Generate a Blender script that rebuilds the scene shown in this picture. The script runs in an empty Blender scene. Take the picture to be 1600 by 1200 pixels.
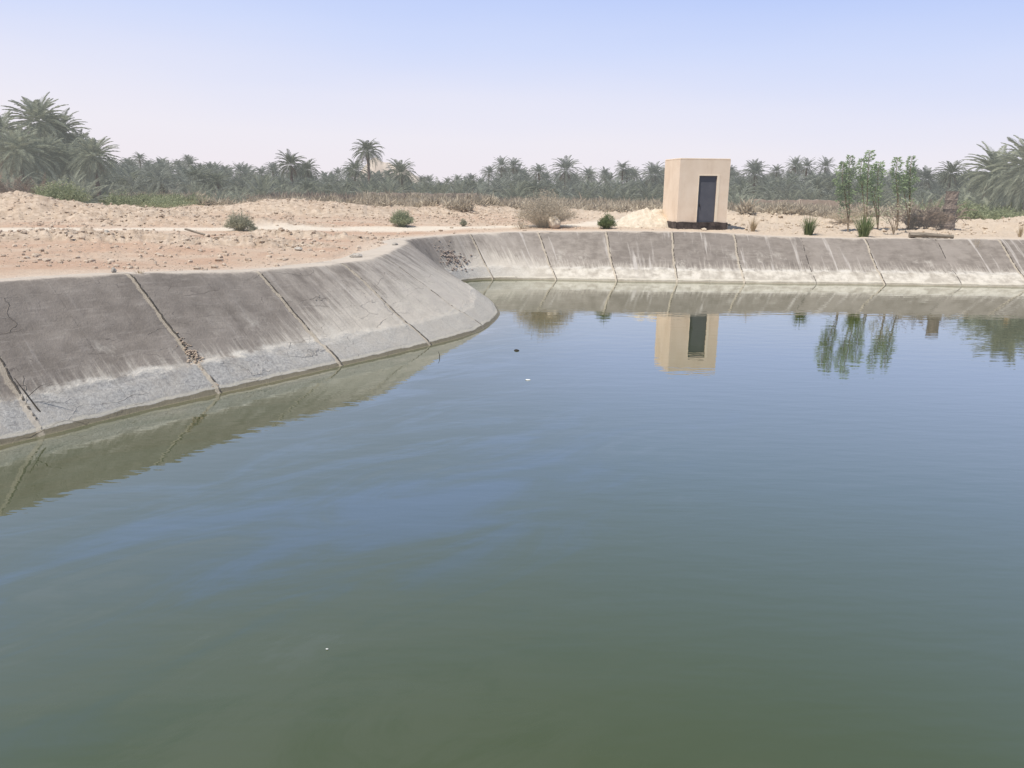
import bpy, math, random
import numpy as np
from mathutils import Matrix, Vector, noise as mnoise

random.seed(7); rng = np.random.default_rng(7)
S = bpy.context.scene
C = S.collection
R = math.radians

# ------------------------------------------------------------------ camera
H = 3.45; PITCH = R(14.47); ROLL = 0.008; FP = 1202.0
cam_d = bpy.data.cameras.new('camera'); cam = bpy.data.objects.new('camera', cam_d); C.objects.link(cam)
cam_d.sensor_width = 36; cam_d.lens = 36 * FP / 1600
cam_d.clip_start = 0.05; cam_d.clip_end = 9000
cam.matrix_world = Matrix.Translation((0, 0, H)) @ Matrix.Rotation(math.pi/2 - PITCH, 4, 'X') @ Matrix.Rotation(ROLL, 4, 'Z')
S.camera = cam
S.view_settings.view_transform = 'Standard'; S.view_settings.look = 'None'; S.view_settings.exposure = 0

def ray(px, py):
    u = (px-800)/FP; v = (600-py)/FP
    c, s = math.cos(ROLL), math.sin(ROLL)
    X = u*c - v*s; V = u*s + v*c
    return (X, math.cos(PITCH)+V*math.sin(PITCH), -math.sin(PITCH)+V*math.cos(PITCH))
def at(px, py, z):                       # photo pixel met with the level z
    d = ray(px, py); t = (z-H)/d[2]; return d[0]*t, d[1]*t
def far(px, py, Y):                      # photo pixel met with the distance Y
    d = ray(px, py); t = Y/d[1]; return d[0]*t, Y, H+d[2]*t

# ------------------------------------------------------------------ tagging helpers
def tag(o, label=None, cat=None, group=None, kind=None):
    if label: o['label'] = label
    if cat: o['category'] = cat
    if group: o['group'] = group
    if kind: o['kind'] = kind
    return o
def empty(name, loc, rz=0, sc=1.0):
    o = bpy.data.objects.new(name, None); C.objects.link(o)
    o.location = loc; o.rotation_euler = (0, 0, rz); o.scale = (sc, sc, sc); o.empty_display_size = 0.2
    return o
def link(name, me, parent=None):
    o = bpy.data.objects.new(name, me); C.objects.link(o)
    if parent: o.parent = parent
    return o
def mesh(name, V, F, mat, smooth=False):
    me = bpy.data.meshes.new(name); me.from_pydata([tuple(v) for v in V], [], F)
    me.materials.append(mat)
    if smooth: me.polygons.foreach_set('use_smooth', [True]*len(me.polygons))
    me.update(); return me
def part(name, V, F, mat, parent=None, smooth=False):
    return link(name, mesh(name, V, F, mat, smooth), parent)

# ------------------------------------------------------------------ materials
def mat(name):
    m = bpy.data.materials.new(name); m.use_nodes = True
    nt = m.node_tree; nt.nodes.clear()
    return m, nt, nt.nodes, nt.links
class G:
    """small wrapper to write node graphs compactly"""
    def __init__(s, name):
        s.m, s.nt, s.n, s.l = mat(name)
        s.out = s.n.new('ShaderNodeOutputMaterial')
        s.bs = s.n.new('ShaderNodeBsdfPrincipled'); s.l.new(s.bs.outputs[0], s.out.inputs[0])
        s.bs.inputs['Roughness'].default_value = 0.9
        s.bs.inputs['Specular IOR Level'].default_value = 0.2
        s.geo = s.n.new('ShaderNodeNewGeometry')
    def set(s, sock, v):
        if isinstance(v, bpy.types.NodeSocket): s.l.new(v, sock)
        elif isinstance(v, (tuple, list)) and sock.type == 'RGBA': sock.default_value = (*v, 1)[:4]
        else: sock.default_value = v
    def math(s, op, a, b=0.0, c=None, clamp=False):
        n = s.n.new('ShaderNodeMath'); n.operation = op; n.use_clamp = clamp
        s.set(n.inputs[0], a); s.set(n.inputs[1], b)
        if c is not None: s.set(n.inputs[2], c)
        return n.outputs[0]
    def noise(s, vec, scale, detail=4, rough=0.6, dist=0.0):
        n = s.n.new('ShaderNodeTexNoise'); s.set(n.inputs['Vector'], vec)
        n.inputs['Scale'].default_value = scale; n.inputs['Detail'].default_value = detail
        n.inputs['Roughness'].default_value = rough; n.inputs['Distortion'].default_value = dist
        return n.outputs['Fac']
    def vor(s, vec, scale, feature='F1', rnd=1.0):
        n = s.n.new('ShaderNodeTexVoronoi'); n.feature = feature
        s.set(n.inputs['Vector'], vec); n.inputs['Scale'].default_value = scale
        n.inputs['Randomness'].default_value = rnd
        return n.outputs['Distance']
    def mapv(s, vec, scale=(1, 1, 1), rot=(0, 0, 0), loc=(0, 0, 0)):
        n = s.n.new('ShaderNodeMapping'); s.set(n.inputs[0], vec)
        n.inputs['Scale'].default_value = scale; n.inputs['Rotation'].default_value = rot; n.inputs['Location'].default_value = loc
        return n.outputs[0]
    def ss(s, x, a, b, lo=0.0, hi=1.0):
        n = s.n.new('ShaderNodeMapRange'); n.interpolation_type = 'SMOOTHSTEP'
        s.set(n.inputs[0], x)
        for i, v in enumerate((a, b, lo, hi)): s.set(n.inputs[i+1], v)
        return n.outputs[0]
    def mix(s, f, a, b, mode='MIX'):
        n = s.n.new('ShaderNodeMix'); n.data_type = 'RGBA'; n.blend_type = mode
        s.set(n.inputs[0], f); s.set(n.inputs[6], a); s.set(n.inputs[7], b)
        return n.outputs[2]
    def attr(s, name):
        n = s.n.new('ShaderNodeAttribute'); n.attribute_name = name; return n.outputs['Fac']
    def uv(s):
        n = s.n.new('ShaderNodeUVMap'); n.uv_map = 'UVMap'; return n.outputs[0]
    def sep(s, v):
        n = s.n.new('ShaderNodeSeparateXYZ'); s.set(n.inputs[0], v); return n.outputs
    def bump(s, h, dist, strength=1.0, normal=None):
        n = s.n.new('ShaderNodeBump'); s.set(n.inputs['Height'], h)
        n.inputs['Distance'].default_value = dist; n.inputs['Strength'].default_value = strength
        if normal: s.l.new(normal, n.inputs['Normal'])
        return n.outputs[0]
    def color(s, v): s.set(s.bs.inputs['Base Color'], v)
    def normal(s, v): s.set(s.bs.inputs['Normal'], v)
    def rand(s):
        n = s.n.new('ShaderNodeObjectInfo'); return n.outputs['Random']
    def pos(s):
        n = s.n.new('ShaderNodeTexCoord'); return n.outputs['Object']

def simple(name, col, col2=None, scale=8, rough=0.9, bump=0.0, var=0.0, em=None, world=False, scl3=(1, 1, 1)):
    g = G(name)
    p = g.geo.outputs['Position'] if world else g.pos()
    p = g.mapv(p, scl3)
    n = g.noise(p, scale, 5, 0.65)
    c = g.mix(g.ss(n, 0.32, 0.68), col, col2 or col)
    if var:
        r = g.math('MULTIPLY_ADD', g.rand(), var, 1-var/2)
        hv = g.n.new('ShaderNodeHueSaturation'); g.set(hv.inputs['Value'], r); g.set(hv.inputs['Color'], c); c = hv.outputs[0]
    g.color(c); g.bs.inputs['Roughness'].default_value = rough
    if bump: g.normal(g.bump(n, bump))
    if em:
        g.bs.inputs['Emission Color'].default_value = (*em, 1); g.bs.inputs['Emission Strength'].default_value = 1.0
    return g.m

def leaf(name, col, col2, scale=3, trans=0.35, em=None, var=0.25, rough=0.65):
    """thin foliage: diffuse + translucent, tinted by clump and by plant; em = air light of the dusty haze in front of distant plants"""
    g = G(name)
    n = g.noise(g.pos(), scale, 3, 0.6)
    ri = g.math('FRACT', g.math('MULTIPLY', g.geo.outputs['Random Per Island'], 7.13))
    f = g.math('ADD', g.math('MULTIPLY', n, 0.7), g.math('MULTIPLY', ri, 0.5), clamp=True)
    c = g.mix(g.ss(f, 0.3, 0.85), col, col2)
    hv = g.n.new('ShaderNodeHueSaturation'); g.set(hv.inputs['Value'], g.math('MULTIPLY_ADD', g.rand(), var, 1-var/2)); g.set(hv.inputs['Color'], c)
    c = hv.outputs[0]
    g.color(c); g.bs.inputs['Roughness'].default_value = rough
    t = g.n.new('ShaderNodeBsdfTranslucent'); g.set(t.inputs[0], c)
    mx = g.n.new('ShaderNodeMixShader'); mx.inputs[0].default_value = trans
    g.l.new(g.bs.outputs[0], mx.inputs[1]); g.l.new(t.outputs[0], mx.inputs[2]); g.l.new(mx.outputs[0], g.out.inputs[0])
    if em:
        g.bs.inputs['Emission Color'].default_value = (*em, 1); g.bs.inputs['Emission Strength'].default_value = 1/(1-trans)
    return g.m

M = {}
HZ = (0.080, 0.082, 0.084)  # haze light baked into the materials as emission, there is no air volume
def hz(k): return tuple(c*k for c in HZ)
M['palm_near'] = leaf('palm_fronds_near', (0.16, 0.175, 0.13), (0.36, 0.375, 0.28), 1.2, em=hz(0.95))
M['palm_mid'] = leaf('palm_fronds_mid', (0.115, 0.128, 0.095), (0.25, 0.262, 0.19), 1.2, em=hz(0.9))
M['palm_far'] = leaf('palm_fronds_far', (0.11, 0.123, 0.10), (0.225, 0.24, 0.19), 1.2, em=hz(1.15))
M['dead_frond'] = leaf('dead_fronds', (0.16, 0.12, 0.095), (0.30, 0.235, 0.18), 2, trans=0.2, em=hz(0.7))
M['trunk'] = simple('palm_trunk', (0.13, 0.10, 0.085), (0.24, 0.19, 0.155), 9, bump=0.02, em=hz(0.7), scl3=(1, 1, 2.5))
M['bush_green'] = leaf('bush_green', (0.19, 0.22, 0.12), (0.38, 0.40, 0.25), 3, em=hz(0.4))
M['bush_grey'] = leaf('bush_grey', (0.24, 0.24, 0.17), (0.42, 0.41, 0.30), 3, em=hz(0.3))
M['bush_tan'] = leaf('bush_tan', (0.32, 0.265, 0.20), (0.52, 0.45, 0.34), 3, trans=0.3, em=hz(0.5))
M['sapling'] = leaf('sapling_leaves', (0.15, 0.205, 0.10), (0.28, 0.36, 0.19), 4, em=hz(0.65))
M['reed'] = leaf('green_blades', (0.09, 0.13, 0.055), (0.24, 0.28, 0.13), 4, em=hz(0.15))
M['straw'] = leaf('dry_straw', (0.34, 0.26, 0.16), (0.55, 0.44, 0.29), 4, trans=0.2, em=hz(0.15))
M['twig'] = simple('dry_twigs', (0.20, 0.16, 0.12), (0.33, 0.27, 0.20), 5)
M['stone'] = simple('lip_stone', (0.27, 0.25, 0.22), (0.45, 0.41, 0.36), 14, bump=0.01, var=0.3)
M['pale_stone'] = simple('pale_stone', (0.62, 0.57, 0.49), (0.74, 0.69, 0.60), 6, bump=0.01)
M['pale_clay'] = simple('pale_clay', (0.52, 0.44, 0.34), (0.64, 0.56, 0.45), 5, bump=0.02)
M['log'] = simple('grey_log', (0.15, 0.125, 0.10), (0.30, 0.26, 0.21), 6, bump=0.02, scl3=(0.5, 4, 4))
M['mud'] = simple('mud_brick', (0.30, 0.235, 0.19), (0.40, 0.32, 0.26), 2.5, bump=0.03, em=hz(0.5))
M['flot_dark'] = simple('dark_float', (0.03, 0.03, 0.025), (0.06, 0.05, 0.04), 20)
M['flot_white'] = simple('white_float', (0.75, 0.75, 0.72), (0.6, 0.6, 0.58), 20)

# ------------------------------------------------------------------ the basin: waterline W and lip L as pairs
PAIRS = [((-8.5, 2.9), (-8.9, .5), 1.85), ((-10.6, 3.5), (-12.6, 2.0), 1.9), ((-10.6, 4.8), (-12.8, 5.6), 1.92), ((-9.4, 6.3), (-11.3, 7.6), 1.92), ((-8.1, 8.1), (-9.95, 9.5), 1.92), ((-6.82, 9.85), (-8.65, 11.3), 1.90),
 ((-5.86, 11.35), (-7.75, 12.7), 1.87), ((-4.98, 12.55), (-6.85, 13.8), 1.84), ((-4.3, 13.45), (-6.1, 14.8), 1.77),
 ((-3.32, 14.75), (-5.2, 16.05), 1.68), ((-1.95, 16.55), (-3.95, 17.55), 1.68), ((-1.05, 17.95), (-3.35, 18.65), 1.70),
 ((-0.52, 19.5), (-3.18, 19.8), 1.71), ((-0.42, 21.3), (-3.15, 21.5), 1.70), ((-0.72, 23.6), (-3.22, 24.0), 1.70),
 ((-1.85, 25.9), (-3.6, 26.6), 1.60), ((-2.1, 27.7), (-3.25, 28.6), 1.56), ((-1.25, 28.95), (-2.15, 30.1), 1.58), ((0.2, 29.15), (-0.7, 31.1), 1.61), ((1.9, 29.08), (1.3, 31.65), 1.65),
 ((5.7, 28.8), (5.9, 31.5), 1.68), ((8.5, 28.7), (8.7, 31.3), 1.63), ((11.83, 28.52), (12.0, 31.0), 1.52), ((18.6, 28.1), (18.8, 30.7), 1.53),
 ((25.5, 27.6), (26.2, 30.2), 1.55), ((29.6, 26.2), (31.8, 27.9), 1.6), ((30.8, 22), (33.3, 22.3), 1.7), ((30.9, 8), (33.4, 8.0), 1.8), ((30.0, 4.2), (32.0, 2.4), 1.8),
 ((26, 2.9), (26.6, .5), 1.8), ((12, 2.9), (12, .5), 1.8), ((0, 2.9), (0, .5), 1.78)]
def catmull(P, n):
    P = np.array(P, float); out = []; N = len(P)
    for i in range(N):
        p0, p1, p2, p3 = P[i-1], P[i], P[(i+1) % N], P[(i+2) % N]
        for k in range(n):
            t = k/n
            out.append(0.5*((2*p1)+(-p0+p2)*t+(2*p0-5*p1+4*p2-p3)*t*t+(-p0+3*p1-3*p2+p3)*t**3))
    return np.array(out)
ctl = [(*w, *l, z) for w, l, z in PAIRS]
CURVE = catmull(ctl, 60)                                  # dense closed curve: wx wy lx ly lz
seg = np.hypot(*(np.roll(CURVE[:, 2:4], -1, 0)-CURVE[:, 2:4]).T)
segw = np.hypot(*(np.roll(CURVE[:, 0:2], -1, 0)-CURVE[:, 0:2]).T)
arc = np.concatenate([[0], np.cumsum((seg+segw)/2)])
TOT = arc[-1]
def curve_at(u):
    u = np.mod(u, TOT); ext = np.vstack([CURVE, CURVE[:1]])
    return np.stack([np.interp(u, arc, ext[:, k]) for k in range(5)], -1)
def u_of_lip(x, y):
    i = np.argmin((CURVE[:, 2]-x)**2+(CURVE[:, 3]-y)**2); return arc[i]
def u_of_ray(px, py):                                     # lip position seen along a photo column
    d = ray(px, py); r = d[0]/d[1]
    c = CURVE; best = None
    k = np.argmin(np.abs(c[:, 2]/np.maximum(c[:, 3], .1)-r)+np.where(c[:, 3] < 9, 9, 0)); return arc[k]

LIP = CURVE[::6, 2:5]                                      # polygon used for distances
def sdf(P, poly=LIP):
    """signed distance (negative inside the basin) and lip height of the nearest lip point"""
    A = poly; B = np.roll(poly, -1, 0); n = len(P)
    D = np.full(n, 1e9); Z = np.zeros(n); ins = np.zeros(n, bool)
    x, y = P[:, 0], P[:, 1]
    for a, b in zip(A, B):
        ab = b[:2]-a[:2]; t = np.clip(((x-a[0])*ab[0]+(y-a[1])*ab[1])/(ab@ab+1e-12), 0, 1)
        d = np.hypot(x-a[0]-t*ab[0], y-a[1]-t*ab[1]); m = d < D
        D[m] = d[m]; Z[m] = (a[2]+(b[2]-a[2])*t)[m]
        c = (a[1] > y) != (b[1] > y)
        xi = a[0]+(y-a[1])/(b[1]-a[1]+1e-12)*(b[0]-a[0]); ins ^= c & (x < xi)
    return np.where(ins, -D, D), Z

# value noise in numpy (several octaves)
def vnoise(x, y, seed=0):
    r = np.random.default_rng(seed).random((256, 256))
    xi = np.floor(x).astype(int); yi = np.floor(y).astype(int); fx = x-xi; fy = y-yi
    fx = fx*fx*(3-2*fx); fy = fy*fy*(3-2*fy)
    g = lambda i, j: r[i & 255, j & 255]
    return (g(xi, yi)*(1-fx)+g(xi+1, yi)*fx)*(1-fy)+(g(xi, yi+1)*(1-fx)+g(xi+1, yi+1)*fx)*fy
def fbm(x, y, seed=0, oct=4, gain=0.5):
    s = 0; a = 1; t = 0
    for k in range(oct):
        s = s+a*vnoise(x*2**k+17.3*k, y*2**k+5.1*k, seed+k); t += a; a *= gain
    return s/t
def sst(x, a, b):
    t = np.clip((x-a)/(b-a), 0, 1); return t*t*(3-2*t)

# ------------------------------------------------------------------ ground
MOUNDS = [  # x, y, rx, ry, height, roughness
    (-27.5, 39, 8.5, 5.5, 1.05, 1), (-20, 37.5, 6, 4, .5, 1), (-36, 38, 9, 6, 1.3, 1), (-11.5, 44, 6.5, 4, .48, 1), (-5, 47, 5, 3.5, .3, 1), (-16, 46, 8, 5, .25, 1),
    (-2.5, 50, 5, 3, .35, 1), (2.5, 46, 4, 2.5, .3, 1), (13.5, 43, 6, 3, .4, 1), (20, 41, 5, 2.5, .4, .9), (28, 40, 6, 3, .5, 1), (24, 37, 3.5, 1.6, .35, .8), (9, 45, 5, 3, .3, 1),
    (-12, 22.6, 4, 1.3, .16, 1), (-8, 22.0, 3, 1.0, .12, 1), (-17, 21.5, 4, 1.3, .16, 1), (-7, 26.5, 2.5, .8, .14, 1), (-12.5, 31.5, 6, 2.2, .25, .8)]
ROAD = [(-60, 20), (-32, 24), (-22, 26.2), (-15.5, 26.6), (-10.5, 28.6), (-5.8, 31.5), (-2, 34), (3, 35.8), (6, 40)]
def height(x, y):
    d, lz = sdf(np.stack([x, y], -1))
    r = np.hypot(x, y)
    base = 1.74 + 0.10*sst(-x, 2, 14) - 0.10*sst(x, 8, 20)
    z = lz + (base-lz)*sst(d, 0.6, 6)
    z = z - 0.75*sst(r, 60, 110) + 0.25*(fbm(x*.05, y*.05, 3)-.5)*sst(d, 2, 12)
    rub = np.zeros_like(z)
    for (mx, my, rx, ry, h, k) in MOUNDS:
        q = np.hypot((x-mx)/rx, (y-my)/ry) + 0.35*(fbm(x*.35, y*.35, 11)-.5)
        m = sst(1.0-q, 0, 0.75)
        z = z + h*m; rub = np.maximum(rub, k*sst(1.15-q, 0, .4))
    rd = np.full_like(z, 1e9)
    for a, b in zip(ROAD[:-1], ROAD[1:]):
        ax, ay = a; bx, by = b; t = np.clip(((x-ax)*(bx-ax)+(y-ay)*(by-ay))/((bx-ax)**2+(by-ay)**2), 0, 1)
        rd = np.minimum(rd, np.hypot(x-ax-t*(bx-ax), y-ay-t*(by-ay)))
    road = sst(rd + 1.6*(fbm(x*.5, y*.7, 5)-.5), 1.2+.035*np.abs(np.minimum(x, 0)), 0.45)
    rub = np.maximum(rub, 0.55*sst(y+0.25*x, 33, 37)*sst(-r, -75, -60)) * (1-road)
    rubn = np.maximum(rub, 0.35*sst(d, 3.0, 5.0)*(1-road)*sst(fbm(x*.25, y*.25, 31), .42, .62))
    band = np.maximum(rubn, 0.05*sst(d, .9, 2))
    cl = fbm(x*2.1, y*2.1, 21, 4, .62)
    cl2 = np.abs(fbm(x*5.0, y*5.0, 44, 3, .6)-.5)*2
    z = z + band*((cl-.5)*0.36 + (0.35-cl2)*0.16)
    # shoulder of the lining stays free near the lip and the ground falls away inside the basin
    e = 0.38 + 0.22*(fbm(x*.8, y*.8, 8)-.5)*2
    wide = sst(np.hypot((x+3.9)/1.6, (y-18.8)/2.6), 1.15, .75)*0.9
    e = e+wide
    z = np.where(d < e, lz-0.035, z) + np.where(d >= e, 0.035*sst(d, e, e+.12)-.035+0*z, 0)
    z = np.where(d < 0, np.maximum(lz-0.3+d*1.25, -1.9), z)
    return z, d, road, rub
def Zg(x, y):
    z, *_ = height(np.array([float(x)]), np.array([float(y)])); return float(z[0])

ang = np.concatenate([np.arange(-180, -52, 4.0), np.arange(-52, -34, .6), np.arange(-34, 34, .11), np.arange(34, 52, .6), np.arange(52, 180, 4.0)])
rad = np.concatenate([[0.0, .3, .8, 1.5, 2.5, 4, 6, 8, 9.5], 10*1.0095**np.arange(0, 205), 70*1.03**np.arange(1, 30), 165*1.25**np.arange(1, 18)])
rad = np.unique(rad)
A_, R_ = np.meshgrid(np.radians(ang), rad)
gx = (R_*np.sin(A_)).ravel(); gy = (R_*np.cos(A_)).ravel()
gz, gd, groad, grub = height(gx, gy)
far_hill = 0
nc, nr = len(ang), len(rad)
idx = np.arange(nc*nr).reshape(nr, nc)
a_, b_ = idx[:-1, :], idx[1:, :]
F = np.stack([a_, np.roll(a_, -1, 1), np.roll(b_, -1, 1), b_], -1).reshape(-1, 4)
g = G('sand_ground')
P = g.geo.outputs['Position']
road = g.attr('road'); rub = g.attr('rub'); dl = g.attr('lipd')
n1 = g.noise(P, 0.35, 5, .6); n2 = g.noise(P, 2.5, 6, .7); n3 = g.noise(P, 14, 5, .7)
px_ = g.sep(P)[0]; py_ = g.sep(P)[1]
pink = g.mix(g.ss(n1, .40, .62), (0.46, 0.315, 0.225), (0.51, 0.395, 0.30))
grey = g.mix(g.ss(n2, .35, .65), (0.38, 0.295, 0.22), (0.58, 0.48, 0.38))
c = g.mix(g.math('MULTIPLY', rub, .85), pink, grey)
sandy = g.ss(g.math('ADD', px_, g.math('MULTIPLY', n1, 4)), 3.0, 8.0)
c = g.mix(g.math('MULTIPLY', sandy, .8), c, g.mix(n2, (0.48, 0.385, 0.29), (0.60, 0.51, 0.41)))
lipb = g.ss(g.math('ADD', dl, g.math('MULTIPLY', n2, 1.2)), 2.3, 1.1)
c = g.mix(g.math('MULTIPLY', lipb, .7), c, (0.58, 0.49, 0.40))
c = g.mix(g.math('MULTIPLY', road, .9), c, g.mix(n2, (0.60, 0.52, 0.42), (0.72, 0.65, 0.55)))
scr = g.ss(g.math('ADD', py_, g.math('MULTIPLY', n1, 22)), 58, 80)
c = g.mix(scr, c, g.mix(n2, (0.30, 0.24, 0.18), (0.44, 0.365, 0.28)))
spk = g.ss(n3, .58, .70); c = g.mix(g.math('MULTIPLY', spk, g.math('MULTIPLY_ADD', rub, .45, .18)), c, (0.20, 0.15, 0.115))
spk2 = g.ss(g.noise(P, 9, 4, .7), .60, .70); c = g.mix(g.math('MULTIPLY', spk2, .45), c, (0.72, 0.65, 0.57))
g.color(c)
nb = g.bump(n2, 0.12, 0.6); nb = g.bump(n3, 0.05, 0.8, nb); g.normal(nb)
me = mesh('ground', np.stack([gx, gy, gz], -1).tolist(), F.tolist(), g.m, True)
for nm, arr in (('road', groad), ('rub', grub), ('lipd', gd)):
    a = me.attributes.new(nm, 'FLOAT', 'POINT'); a.data.foreach_set('value', arr.astype(np.float32))
tag(link('ground', me), kind='structure')

# pale sand hills far behind the grove
def hill(px, py, Y, w, name='hill'):
    x, _, z = far(px, py, Y); V = []; Fc = []; n, mrows = 60, 10
    for j in range(mrows+1):
        for i in range(n+1):
            t = i/n*2-1; s = j/mrows*2-1
            h = max(0, (1-abs(t)**1.7))*(1-abs(s)**1.6)*(z-0.2)*(1+.22*(mnoise.noise((t*3, s*2, px))))
            V.append((x+t*w, Y+s*w*.5, 0.2+h))
    for j in range(mrows):
        for i in range(n):
            a = j*(n+1)+i; Fc.append((a, a+1, a+n+2, a+n+1))
    tag(part('hill', V, Fc, M['hill'], None, True), kind='structure')
M['hill'] = simple('pale_hill', (0.40, 0.34, 0.28), (0.52, 0.45, 0.37), .08, world=True, em=(.10, .10, .11))  # em adds a faint haze-like glow to the distant hills
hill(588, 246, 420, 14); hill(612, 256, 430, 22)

# ------------------------------------------------------------------ concrete lining of the basin
vis = []
u = 0.0; us = []
while u < TOT-1e-3:
    us.append(u); w = curve_at(np.array([u]))[0]
    fine = w[1] > 7.5 and w[0] < 22
    u += 0.075 if fine else 0.45
us = np.array(us); PC = curve_at(us)
prof = [(-.75, -.75)] + [(t, t) for t in np.linspace(-.3, .0, 5)] + [(t, t) for t in np.linspace(.02, .42, 24)] + [(t, t) for t in np.linspace(.445, .89, 16)] + [(.92, .918), (.95, .945), (.975, .967), (1.0, .984), (1.03, .995), (1.07, 1.002), (1.12, 1.005), (1.2, 1.006), (1.32, 1.004), (1.5, 1.0), (1.75, .996), (2.0, .97)]
prof = np.array(prof)
W_, L_, LZ = PC[:, :2], PC[:, 2:4], PC[:, 4]
out = L_-W_; run = np.hypot(*out.T)[:, None]; outn = out/run
nu, nv = len(us), len(prof)
VX = np.zeros((nu, nv, 3)); VM = np.zeros((nu, nv))
for k, (t, zt) in enumerate(prof):
    tt = min(t, 1.0); extra = max(0, t-1)*1.15
    VX[:, k, :2] = W_+out*tt+outn*extra
    VX[:, k, 2] = LZ*zt
    VM[:, k] = run[:, 0]*tt*1.2+extra
# surface normal (approx) and waviness, rough crust above the water
nrm = np.stack([-outn[:, 0]*.6, -outn[:, 1]*.6, np.full(nu, .8)], -1)
UU = np.repeat(us[:, None], nv, 1)
wav = (fbm(UU*.35, VM*.5, 61)-.5)*0.10 + (fbm(UU*1.6, VM*1.6, 62)-.5)*0.03 + (fbm(UU*6, VM*6, 63)-.5)*0.012
zz = VX[:, :, 2]
edge = 0.40+0.09*(fbm(UU*.5, UU*0, 64)-.5)*2+0.03*(fbm(UU*5, VM*0, 65)-.5)*2
crust = sst(zz, edge+.02, edge-.02)*sst(zz, -.02, .10+.03*fbm(UU*3, VM*0, 66))
wav = wav + crust*(0.035+0.02*(fbm(UU*9, VM*9, 67)-.5))
# SEAMS: where the joints between the cast panels meet the lip
SEAM_PX = [(205, 430), (405, 426), (538, 418), (840, 362), (945, 363), (1050, 364), (1146, 366), (1250, 370), (1350, 373), (1458, 374), (1560, 375)]
seams = [u_of_ray(*p) for p in SEAM_PX]
seams += [u_of_lip(-3.25, 19.3), u_of_lip(-3.2, 21.8), u_of_lip(-3.2, 24.2), u_of_lip(-3.2, 27.0), u_of_lip(-1.6, 30.5)]
seams += [seams[0]-2.75, seams[0]-5.4, seams[0]-8.0]
seams = np.array(sorted(s % TOT for s in seams))
strong = {0: 1}
dd = UU[:, :, None] + 0.055*(fbm(VM*.7, UU*.02, 71)-.5)[:, :, None]*2 + 0.018*(fbm(VM*5, UU*.02, 72)-.5)[:, :, None]*2 - seams[None, None, :]
k = np.argmin(np.abs(dd), -1)
su = np.take_along_axis(dd, k[:, :, None], -1)[:, :, 0]
srand = np.random.default_rng(5).random(len(seams)); stren = srand[k]
sA = int(np.argmin(np.abs(seams-u_of_ray(205, 430)))); 
stren = np.where(k == sA, 1.0, stren)
for q, v in (((405, 426), .9), ((538, 418), .75), ((1050, 364), .9), ((1146, 366), .95), ((1350, 373), .95), ((840, 362), .6), ((945, 363), .7), ((1250, 370), .1), ((1458, 374), .15)):
    stren = np.where(k == int(np.argmin(np.abs(seams-u_of_ray(*q)))), v, stren)
pan = np.searchsorted(seams, (UU+0*VM).ravel()).reshape(UU.shape); tint = np.random.default_rng(9).random(len(seams)+2)[pan]
# panels sit a little proud of one another, the joint itself is a shallow groove of crumbled mortar
wav = wav + (tint-.5)*0.03*sst(zz, -.2, .1) - 0.02*np.exp(-(su/0.035)**2)
VX += nrm[:, None, :]*(wav*sst(-np.arange(nv), -nv+1, -nv+6)[None, :])[:, :, None]
uT = u_of_lip(-3.16, 20.6)
pale = np.exp(-((UU-uT-0.2)/3.2)**2)*0.95 + 0.5*np.exp(-((UU-u_of_ray(538, 418)-.3)/2.0)**2) + .25*np.exp(-((UU-u_of_ray(405, 426)-.8)/1.3)**2) + .55*np.exp(-((UU-u_of_lip(-1.5, 30.5))/2.2)**2)
pale = np.clip(pale, 0, 1)
uFar = u_of_lip(-.5, 31.2); farw = sst(UU, uFar-2, uFar+1)
I = np.arange(nu*nv).reshape(nu, nv); a_ = I[:, :-1]; b_ = np.roll(I, -1, 0)[:, :-1]; a2 = I[:, 1:]; b2 = np.roll(I, -1, 0)[:, 1:]
F = np.stack([a_, a2, b2, b_], -1).reshape(-1, 4)

g = G('weathered_concrete')
uv = g.uv(); P = g.geo.outputs['Position']; z = g.sep(P)[2]
su_ = g.attr('su'); pa = g.attr('pale'); ti = g.attr('tint'); st = g.attr('stren'); fw = g.attr('farw')
big = g.noise(P, .55, 5, .6); med = g.noise(P, 2.6, 6, .65); fin = g.noise(P, 22, 5, .75); grit = g.noise(P, 70, 3, .7)
c = g.mix(g.ss(med, .3, .7), (0.185, 0.160, 0.138), (0.290, 0.255, 0.222))
c = g.mix(g.ss(big, .45, .75), c, (0.30, 0.264, 0.232))
c = g.mix(g.math('MULTIPLY_ADD', ti, .34, 0), c, (0.130, 0.112, 0.10))
# trowel strokes across the slab
trow = g.noise(g.mapv(uv, (1.2, 7, 1), (0, 0, R(14))), 1.6, 5, .65); c = g.mix(g.math('MULTIPLY', g.ss(trow, .52, .72), .5), c, (0.33, 0.295, 0.262))
# lime run marks that climb from the waterline: stretched down the slope
streak = g.noise(g.mapv(uv, (7, .55, 1)), 1.6, 6, .7)
streakb = g.noise(g.mapv(uv, (22, .8, 1)), 1.3, 3, .6)
hgt = g.math('SUBTRACT', z, g.math('MULTIPLY', streak, 1.45))
hgt = g.math('SUBTRACT', hgt, g.math('MULTIPLY', streakb, .38))
lime = g.ss(hgt, g.math('MULTIPLY_ADD', pa, 1.0, -.22), g.math('MULTIPLY_ADD', pa, .8, -.78))
lime = g.math('MULTIPLY', lime, g.math('MULTIPLY_ADD', med, 1.0, .30), clamp=True)
c = g.mix(g.math('MULTIPLY', lime, .95), c, (0.56, 0.51, 0.44))
tip = g.math('MULTIPLY', pa, g.ss(g.noise(g.mapv(uv, (2.2, .6, 1), (0, 0, .15)), 1.5, 6, .65), .36, .66))
c = g.mix(g.math('MULTIPLY', tip, .78), c, (0.50, 0.45, 0.395))
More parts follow.
